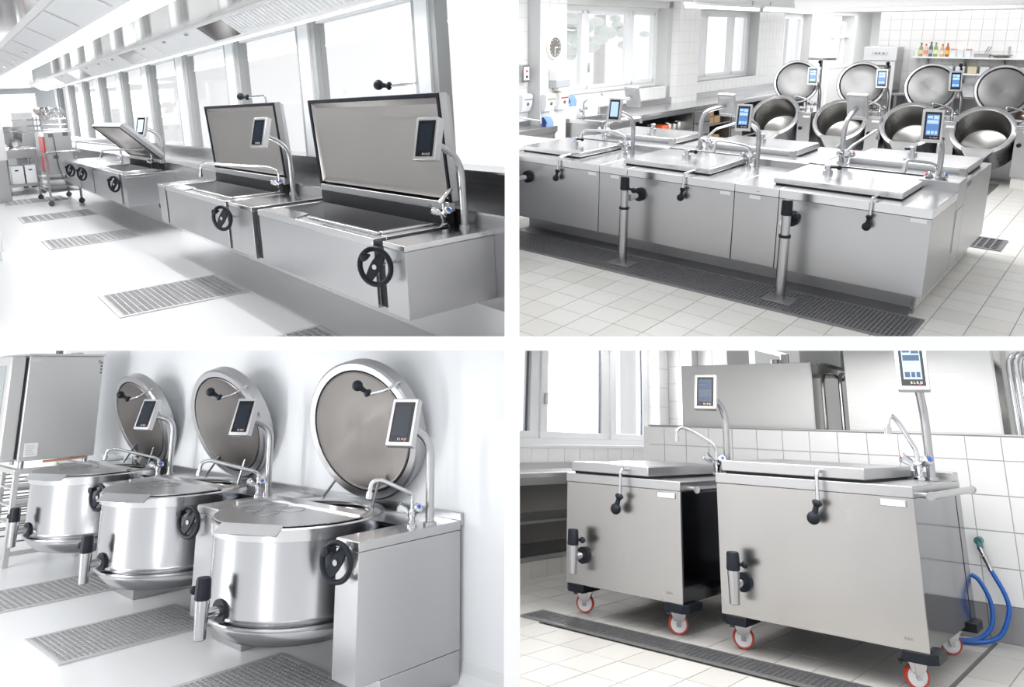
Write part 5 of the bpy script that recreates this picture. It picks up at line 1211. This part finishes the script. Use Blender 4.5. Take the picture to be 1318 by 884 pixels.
# ================================================================== lower right: two mobile cooking units on casters
def build_mobile():
    R = MOBILE
    YW, ZW = 1.5, 1.185
    f = struct(R, 'floor', G().box(-6.5, 1.5, -2.6, 9.2, -0.1, -0.008), GROUT)
    def skip(u, v):
        x, y = -4.781+u, -2.605+v
        return (x > -2.15 and x < -0.15 and -0.20 < y < -0.12) or y > 4.0
    tiles(f, R, (-4.781, -2.605, -0.008), (1, 0, 0), (0, 1, 0), 0, 5.6, 0, 6.4, 0.192, 0.2865, 0.005, 0.008, [TILEM, TILEM2, TILEM], 300, 'floor_tile', skip)
    struct(R, 'trim_1', G().box(0.0, 0.018, -2.5, 1.45, -0.004, 0.0025), plain_cached('floor_joint', (0.16, 0.16, 0.16), 0.7))
    # half-height tiled wall
    wb = struct(R, 'wall_back', G().box(-2.36, 1.5, YW, YW+0.16, 0, ZW), GROUTW)
    tiles(wb, R, (-2.42, YW, 0.205), (1, 0, 0), (0, 0, 1), 0, 3.2, 0, 0.62, 0.20, 0.208, 0.006, 0.010, [TILEW], 200, 'wall_tile')
    tiles(wb, R, (-2.42, YW, 0.829), (1, 0, 0), (0, 0, 1), 0, 3.2, 0, 0.2, 0.20, 0.208, 0.006, 0.010, [TILEW], 200, 'wall_tile')
    tiles(wb, R, (-2.42, YW, 1.037), (1, 0, 0), (0, 0, 1), 0, 3.2, 0, 0.1, 0.20, 0.145, 0.006, 0.010, [TILEW], 200, 'wall_tile')
    tiles(wb, R, (-2.42, YW, 0.0), (1, 0, 0), (0, 0, 1), 0, 3.2, 0, 0.1, 0.20, 0.205, 0.005, 0.016, [TILED], 60, 'plinth_tile')
    part(wb, 'coping', G().box(-2.37, 1.5, YW-0.012, YW+0.17, ZW, ZW+0.012), STEEL, 0.003, rc=True)
    # window wall on the left
    XW = -3.5
    zs, zt = 0.985, 2.6
    g = G().box(XW-0.3, XW, -1.5, 3.85, 0, zs).box(XW-0.3, XW, -1.5, 3.85, zt, 3.0).box(XW-0.3, XW, 3.62, 3.85, zs, zt)
    wl = struct(R, 'wall_left', g, GROUTW)
    tiles(wl, R, (XW, 0.3, 0.80), (0, 1, 0), (0, 0, 1), 0, 3.5, 0, 0.15, 0.25, 0.165, 0.006, 0.008, [TILEW], 60, 'wall_tile')
    tiles(wl, R, (XW, 3.62, 0.985), (0, 1, 0), (0, 0, 1), 0, 0.22, 0, 1.3, 0.22, 0.22, 0.006, 0.008, [TILEW], 60, 'wall_tile')
    tiles(wl, R, (XW-0.16, 3.62, 0.985), (1, 0, 0), (0, 0, 1), 0, 0.16, 0, 1.3, 0.16, 0.22, 0.006, 0.006, [TILEW], 60, 'wall_tile')
    wn = struct(R, 'window_1', G().box(XW-0.22, XW-0.12, -0.5, 3.62, zs, zs+0.06).box(XW-0.22, XW-0.12, -0.5, 3.62, zt-0.06, zt), FRAME)
    part(wn, 'window_sill', G().box(XW-0.12, XW+0.02, -0.5, 3.66, zs-0.025, zs+0.004), FRAME, 0.004, rc=True)
    for b in (0.0, 1.50, 2.72, 3.56):
        part(wn, 'mullion', G().box(XW-0.21, XW-0.13, b-0.07, b+0.07, zs+0.06, zt), FRAME, 0.004, rc=True)
    for k, (a, b) in enumerate(((-0.5, 1.43), (1.57, 2.65), (2.79, 3.50))):
        s = part(wn, 'sash', G().box(XW-0.20, XW-0.11, a, b, zs+0.06, zs+0.12), FRAME, 0.004, rc=True)
        part(s, 'sash_stile', G().box(XW-0.20, XW-0.11, a, a+0.10, zs+0.12, zt), FRAME, 0.004, rc=True)
        part(s, 'sash_stile', G().box(XW-0.20, XW-0.16, b-0.02, b, zs+0.12, zt), FRAME, rc=True)
        part(s, 'dark_seal', G().box(XW-0.165, XW-0.145, b-0.034, b-0.02, zs+0.12, zt), plain_cached('seal_grey', (0.10, 0.11, 0.13), 0.5), rc=True)
        part(s, 'glass_pane', G().box(XW-0.17, XW-0.165, a+0.09, b-0.02, zs+0.11, zt), GLASS, rc=True)
    part(wn, 'window_handle', G().box(XW-0.105, XW-0.08, 1.61, 1.64, 1.36, 1.47), BEZEL, 0.005, rc=True)
    # tiled pier and far room behind the half wall
    p = struct(R, 'wall_pier', G().box(-3.52, -3.18, 3.86, 4.6, 0, 3.0).box(-3.18, -2.8, 4.0, 4.6, 0, 3.0), GROUTW)
    tiles(p, R, (-3.50, 3.86, 0.9), (1, 0, 0), (0, 0, 1), 0, 0.31, 0, 1.6, 0.16, 0.20, 0.006, 0.008, [TILEW], 60, 'wall_tile')
    tiles(p, R, (-3.18, 4.0, 0.9), (1, 0, 0), (0, 0, 1), 0, 0.36, 0, 1.6, 0.19, 0.20, 0.006, 0.008, [TILEW], 60, 'wall_tile')
    struct(R, 'wall_far', G().box(-7.5, 2.5, 9.0, 9.2, 0, 2.15).box(-7.5, 2.5, 9.0, 9.2, 2.85, 3.4).box(-7.5, -6.2, 9.0, 9.2, 2.15, 2.85).box(-4.6, 2.5, 9.0, 9.2, 2.15, 2.85), WHITE)
    w2 = struct(R, 'window_2', G().box(-6.2, -4.6, 9.02, 9.1, 2.15, 2.22), FRAME)
    part(w2, 'mullion', G().box(-5.45, -5.35, 9.02, 9.1, 2.22, 2.85), FRAME, rc=True)
    part(w2, 'dark_seal', G().box(-5.5, -5.45, 9.01, 9.09, 2.22, 2.85), plain_cached('seal_grey', (0.10, 0.11, 0.13), 0.5), rc=True)
    part(w2, 'glass_pane', G().box(-6.2, -4.6, 9.05, 9.06, 2.15, 2.85), GLASS, rc=True)
    struct(R, 'trim_2', G().box(-4.8, 2.0, 6.6, 7.2, 2.52, 2.68), WHITE)
    struct(R, 'ceiling', G().box(-7.5, 2.5, 2.0, 9.2, 2.95, 3.05), WHITE)
    t = thing(R, 'lamp_tube', 'glowing ceiling lamp tube above the first tall steel cabinet', 'ceiling light', (-3.3, 6.0, 2.35))
    part(t, 'lamp_housing', G().box(-3.45, -3.32, 4.6, 7.2, 2.37, 2.43), FRAME, rc=True)
    part(t, 'diffuser', G().box(-3.44, -3.33, 4.62, 7.18, 2.34, 2.37), LAMP, rc=True)
    # ---- tall steel cabinets behind the half wall
    def tall(x0, x1, y0, y1, top, label, side=True):
        t = thing(R, 'steel_cabinet', label, 'cabinet', ((x0+x1)/2, (y0+y1)/2, 0), group='tall steel cabinets behind the half wall')
        part(t, 'front_sheet', G().box(x0, x1, y0, y0+0.012, 0.3, top), CABST, 0.003, rc=True)
        part(t, 'body', G().box(x0+0.002, x1-0.004, y0+0.012, y1, 0.3, top-0.004), MIRROR, 0.004, rc=True)
        part(t, 'edge_strip', G().box(x1-0.008, x1+0.004, y0-0.002, y0+0.02, 0.3, top+0.003), PIPE, rc=True)
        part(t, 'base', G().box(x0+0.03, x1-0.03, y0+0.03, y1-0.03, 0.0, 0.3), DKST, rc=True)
        return t
    c = tall(-2.17, -1.05, 1.72, 2.75, 1.70, 'tall steel cabinet behind the tiled half wall, mirror side with a bar handle')
    part(c, 'bar_handle', G().tube(bend([(-1.045, 2.50, 1.62), (-0.99, 2.42, 1.655), (-0.985, 2.22, 1.645), (-0.985, 2.18, 1.60), (-0.985, 2.18, 0.9)], 0.05), 0.016, 12), CHROME, rc=True)
    part(c, 'top_rail', G().box(-1.07, -1.03, 1.9, 2.75, 1.70, 1.715), DKST, rc=True)
    for k, (xx, yy, hh, lb) in enumerate(((-1.42, 1.95, 0.05, 'steel cap on the first tall cabinet'), (-1.34, 1.95, 0.09, 'taller steel cap beside it on the first cabinet'))):
        solo(R, 'vent_stub', lb, 'vent', G().cyl((xx, yy, 1.70), (xx, yy, 1.70+hh), 0.035, 16), STEEL)
    solo(R, 'air_duct', 'white air duct boxes on top behind the first tall cabinet', 'duct', G().box(-1.35, -1.0, 2.3, 2.7, 1.71, 2.3), WHITE, bev=0.01)
    solo(R, 'air_duct', 'pale duct block above the mirror side of the first cabinet', 'duct', G().box(-0.95, -0.78, 2.2, 2.7, 1.65, 2.2), WHITE, bev=0.01)
    c = tall(-0.80, 0.165, 1.72, 2.6, 1.83, 'second tall steel cabinet, right behind the lit display')
    g = thing(R, 'pipe_rack', 'upright steel pipes at the right picture edge above the tiles', 'pipes', (0.3, 1.8, 1.2))
    part(g, 'back_sheet', G().box(0.18, 0.9, 2.2, 2.22, 0.3, 1.9), MIRROR, rc=True)
    for k, (x, r) in enumerate(((0.235, 0.018), (0.275, 0.02), (0.325, 0.016))):
        part(g, 'upright_pipe', G().tube(bend([(x, 1.85, 0.9), (x, 1.85, 1.68), (x+0.03, 1.95, 1.74), (x+0.08, 2.1, 1.75)], 0.06), r, 14), CHROME, rc=True)
    # ---- low steel counter under the window
    t = thing(R, 'counter', 'low steel counter with open shelves under the window at the left', 'counter', (-3.1, 1.5, 0))
    part(t, 'worktop', G().box(-3.48, -2.95, -0.5, 3.6, 0.745, 0.785), TOPST, 0.004, rc=True)
    part(t, 'splash', G().box(-3.49, -3.47, -0.5, 3.6, 0.785, 0.83), STEEL, rc=True)
    part(t, 'rail', G().box(-3.0, -2.97, -0.5, 3.6, 0.69, 0.745), STEEL, rc=True)
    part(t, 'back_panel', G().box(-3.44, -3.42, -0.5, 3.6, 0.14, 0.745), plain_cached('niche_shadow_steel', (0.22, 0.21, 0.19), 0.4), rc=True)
    part(t, 'middle_shelf', G().box(-3.42, -2.98, -0.5, 3.6, 0.40, 0.42), STEEL, rc=True)
    part(t, 'bottom_shelf', G().box(-3.44, -2.96, -0.5, 3.6, 0.135, 0.165), STEEL, rc=True)
    for y in (0.30, 2.4): part(t, 'upright', G().box(-3.42, -2.97, y, y+0.03, 0.165, 0.745), STEEL, rc=True)
    part(t, 'plinth', G().box(-3.46, -2.98, -0.5, 3.6, -0.006, 0.135), TILEM2, rc=True)
    for k in range(10): part(t, 'plinth_tile', G().box(-2.98, -2.972, -0.5+k*0.2, -0.304+k*0.2, 0, 0.13), TILEM, rc=True)
    # ---- floor drain
    floor_grate(R, 'long narrow floor grate in front of the two mobile units', -2.25, -0.22, -0.285, -0.055, 2, 'x', (0.030, 0.024), None, 0.006, 0.016)

    # ---- the mobile units
    def unit(x0, x1, y0, y1, zt, label, dy, ui, near):
        ZB = 0.185
        t = thing(R, 'mobile_cooker', label, 'mobile cooker', ((x0+x1)/2, (y0+y1)/2, 0), group='mobile cooking units')
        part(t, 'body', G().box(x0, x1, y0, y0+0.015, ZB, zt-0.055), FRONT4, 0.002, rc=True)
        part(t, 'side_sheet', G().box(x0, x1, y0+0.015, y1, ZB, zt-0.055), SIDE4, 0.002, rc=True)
        part(t, 'side_seam', G().box(x1, x1+0.002, y1-0.13, y1-0.126, ZB, zt-0.06), GAP, rc=True)
        part(t, 'fascia', G().box(x0-0.004, x1+0.004, y0-0.005, y1, zt-0.054, zt), STEEL, 0.004, rc=True)
        part(t, 'back_ledge', G().box(x0, x1+0.002, y1-0.12, y1, zt, zt+0.05), STEEL, 0.004, rc=True)
        l1 = x1-0.215
        part(t, 'lid_gap', G().box(x0+0.05, l1-0.02, y0+0.02, y1-0.16, zt, zt+0.016), GAP, rc=True)
        l = part(t, 'lid', G().box(x0+0.035, l1, y0-0.002, y1-0.14, zt+0.014, zt+0.072), STEEL, 0.005, rc=True)
        hx = x0+0.46 if not near else x0+0.60
        lid_handle(l, [(hx, y0-0.002, zt+0.048), (hx, y0-0.06, zt+0.052), (hx-0.004, y0-0.065, zt-0.10)], (-0.32, -0.05, -1), r=0.010, k=1.05)
        part(t, 'label_plate', G().box(x1-0.155, x1-0.03, y0-0.006, y0, zt-0.10, zt-0.066), PIPE, 0.002, rc=True)
        part(t, 'label_card', G().box(x1-0.148, x1-0.037, y0-0.008, y0-0.005, zt-0.096, zt-0.070), LABELW, rc=True)
        lettering(t, 'maker_mark', 'ELRO', 0.016, Matrix.Translation((x1-0.085, y0-0.0005, ZB+0.05)) @ Matrix.Rotation(PI/2, 4, 'X'), INK, rc=True)
        # push rail on the right side
        yy0, yy1 = y0+0.02, y1+0.06
        part(t, 'push_rail', G().cyl((x1+0.055, yy0+0.10, zt-0.045), (x1+0.055, yy1, zt-0.045), 0.018, 14).cyl((x1, yy0+0.13, zt-0.045), (x1+0.055, yy0+0.13, zt-0.045), 0.014, 10).cyl((x1, y1-0.08, zt-0.045), (x1+0.055, y1-0.08, zt-0.045), 0.014, 10), PIPE, rc=True)
        part(t, 'rail_cap', G().cyl((x1+0.055, yy0+0.085, zt-0.045), (x1+0.055, yy0+0.12, zt-0.045), 0.021, 14).cyl((x1+0.055, yy1-0.01, zt-0.045), (x1+0.055, yy1+0.02, zt-0.045), 0.021, 14), PIPE, rc=True)
        # black corner bumpers and casters
        for (cx, cy, ang) in ((x0+0.06, y0+0.13, 25), (x1-0.10, y0+0.12, 35), (x1-0.12, y1-0.11, 28), (x0+0.06, y1-0.11, 40)):
            sx = -1 if cx < (x0+x1)/2 else 1
            sy = -1 if cy < (y0+y1)/2 else 1
            ex = x0-0.006 if sx < 0 else x1+0.03
            ey = y0-0.012 if sy < 0 else y1+0.03
            ix, iy = ex-sx*0.15, ey-sy*0.19
            ch = 0.035
            pts = [(ix, iy), (ex, iy), (ex, ey-sy*ch), (ex-sx*ch, ey), (ix, ey)]
            part(t, 'corner_bumper', G().prism(pts, ZB-0.046, ZB+0.001, 'z'), BLACK, 0.004, rc=True)
            M = Matrix.Translation((cx, cy, 0.058)) @ Matrix.Rotation(ang*D2R, 4, 'Z')
            w_ = part(t, 'caster', G().prism([(-0.03, 0.02), (0.03, 0.02), (0.045, 0.068), (-0.045, 0.068)], -0.034, -0.028, 'y', M).prism([(-0.03, 0.02), (0.03, 0.02), (0.045, 0.068), (-0.045, 0.068)], 0.028, 0.034, 'y', M).box(-0.05, 0.05, -0.04, 0.04, 0.064, 0.072, M).cyl((0, -0.04, 0), (0, 0.04, 0), 0.008, 10, M=M).prism([(-0.012, -0.012), (0.012, -0.012), (0.018, 0.066), (-0.018, 0.066)], -0.037, -0.033, 'y', M), PIPE, rc=True)
            part(w_, 'tyre', G().lathe([(0.046, -0.016), (0.054, -0.018), (0.057, -0.010), (0.058, 0.0), (0.057, 0.010), (0.054, 0.018), (0.046, 0.016)], (0, 0, 0), 32, M, 'y'), TYRE, rc=True)
            part(w_, 'wheel_disc', G().lathe([(0.001, -0.022), (0.014, -0.022), (0.018, -0.014), (0.047, -0.014), (0.047, 0.014), (0.018, 0.014), (0.014, 0.022), (0.001, 0.022)], (0, 0, 0), 28, M, 'y'), NYLON, rc=True)
            part(w_, 'brake_pedal', G().box(-0.07, -0.03, -0.03, 0.03, 0.05, 0.062, M), plain_cached('brake_dark', (0.06, 0.06, 0.06), 0.4), rc=True)
        drain_valve(t, (x0+0.14, y0-0.001, 0.362), 0.80, (-0.1, -1, 0), 0.20, (1, 0.5, 0))
        return t
    FX = (-2.11, -1.272, 0.0, 1.15)
    u1 = unit(*FX, 0.852, 'left mobile cooker on red wheels, nearer the window, dark side towards the other', 0, 'dark', False)
    u2 = unit(-1.035, 0.0, 0.0, 1.05, 0.918, 'right mobile cooker on red wheels with blue hose behind it', 0, 'grey', True)
    t = thing(R, 'display_post', 'dark display on a bent post behind the left mobile cooker', 'display', (-1.29, 0.66, 0.87), group='displays of the mobile units')
    post_display(t, (-1.275, 0.66, 0.86), 1.30, (-1.31, 0.45, 1.405), 16*D2R, 16*D2R, 0.145, 0.235, 0.05, 0.022, ui='grey')
    t = thing(R, 'display_post', 'lit blue grey display cut by the top edge on a straight post', 'display', (-0.09, 0.80, 0.93), group='displays of the mobile units')
    post_display(t, (-0.085, 0.80, 0.92), 1.35, (-0.075, 0.60, 1.565), 14*D2R, 14*D2R, 0.165, 0.31, 0.05, 0.024, ui='slate')
    tap(R, 'chrome tap with long raised spout at the back of the left mobile cooker', (-1.33, 0.62, 0.872), [(-1.33, 0.62, 1.06), (-1.45, 0.52, 1.15), (-1.50, 0.46, 1.175), (-1.525, 0.44, 1.15), (-1.527, 0.44, 1.09)], -0.3, r=0.012)
    tap(R, 'chrome tap with red and blue knobs at the right end of the right mobile cooker', (-0.125, 0.70, 0.925), [(-0.125, 0.70, 1.08), (-0.175, 0.58, 1.24), (-0.195, 0.52, 1.275), (-0.21, 0.49, 1.24), (-0.212, 0.49, 1.18)], -0.2, r=0.013, kd=0.05)
    # ---- blue hose on the wall behind the right unit
    t = thing(R, 'water_hose', 'blue water hose hanging from the tiled wall behind the right cooker', 'hose', (0.05, 1.35, 0.2))
    a = (-0.01, 1.42, 0.545)
    pth = [(0.045, 1.40, 0.40), (0.10, 1.38, 0.29), (0.115, 1.36, 0.20), (0.07, 1.33, 0.08), (0.0, 1.30, 0.03), (-0.10, 1.26, 0.016), (-0.22, 1.22, 0.016)]
    def smooth(P, n=6):
        P = [Vector(p) for p in P]; out = []
        for i in range(len(P)-1):
            p0, p1, p2, p3 = P[max(0, i-1)], P[i], P[i+1], P[min(len(P)-1, i+2)]
            for k in range(n):
                s = k/n
                out.append(0.5*((2*p1)+(p2-p0)*s+(2*p0-5*p1+4*p2-p3)*s*s+(3*p1-p0-3*p2+p3)*s**3))
        out.append(P[-1]); return out
    part(t, 'hose', G().tube(smooth(pth), 0.013, 12), HOSE, rc=True)
    pth2 = [(-0.06, 1.36, 0.37), (-0.02, 1.36, 0.345), (0.025, 1.35, 0.25), (0.03, 1.34, 0.16), (0.01, 1.32, 0.09), (-0.05, 1.29, 0.035), (-0.14, 1.25, 0.018)]
    part(t, 'hose_loop', G().tube(smooth(pth2), 0.0125, 12), HOSE, rc=True)
    part(t, 'hose_coupling', G().tube([(-0.005, 1.42, 0.525), (0.012, 1.415, 0.485), (0.015, 1.414, 0.478), (0.03, 1.408, 0.44), (0.045, 1.40, 0.40)], [0.017, 0.015, 0.019, 0.014, 0.015], 14), PIPE, rc=True)
    part(t, 'wall_valve', G().cyl((-0.01, 1.50, 0.56), (-0.01, 1.42, 0.56), 0.022, 14).cyl((-0.01, 1.44, 0.56), (0.0, 1.42, 0.52), 0.018, 12), plain_cached('valve_teal', (0.05, 0.16, 0.17), 0.3), rc=True)
    # trees and a red patch of wall outside the window
    t = solo(R, 'garden_tree', 'pale tree trunk outside the window at the lower right picture', 'tree', G().tube([(-8.5, 5.0, -1), (-8.55, 5.05, 1.2), (-8.4, 4.95, 4)], [0.30, 0.24, 0.2], 10), plain_cached('bark_pale', (0.75, 0.73, 0.72)))
    random.seed(12)
    for i in range(9):
        b = G().ball((0, 0, 0), random.uniform(0.2, 0.4), 8, 0.5)
        part(t, 'foliage', G().add(b.v, b.f, Matrix.Translation((-8.4+random.uniform(-0.4, 0.4), 5.5+random.uniform(-0.7, 0.9), 2.3+random.uniform(-0.3, 1.4)))), plain_cached('leaf_pale', (0.80, 0.84, 0.82), 0.9), rc=True)
    solo(R, 'garden_wall', 'faint pink garden wall seen through the window', 'wall', G().box(-9.6, -9.4, 3.7, 4.7, -1, 1.2), plain_cached('pink_wall', (0.85, 0.66, 0.66), 0.9))
TILEM = plain('floor_tile_sand', (0.60, 0.585, 0.555), 0.5, bump=0.03, scale=90, var=0.06)
TILEM2 = plain('floor_tile_sand_dark', (0.56, 0.545, 0.515), 0.5, bump=0.03, scale=90, var=0.06)
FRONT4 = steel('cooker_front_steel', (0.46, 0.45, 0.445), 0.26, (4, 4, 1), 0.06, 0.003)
SIDE4 = steel('cooker_side_steel_dimmed', (0.19, 0.195, 0.215), 0.10, (3, 3, 60), 0.04, 0.003)  # same steel as the front; dim reflections put into a darker base colour
CABST = steel('cabinet_front_steel', (0.64, 0.64, 0.635), 0.45, (3, 3, 80), 0.03, 0.003)
TYRE = plain('red_tyre', (0.50, 0.045, 0.03), 0.35)
NYLON = plain('white_nylon_wheel', (0.80, 0.80, 0.82), 0.35)
HOSE = plain('blue_hose', (0.01, 0.11, 0.45), 0.3)
build_mobile()

clip_rooms()
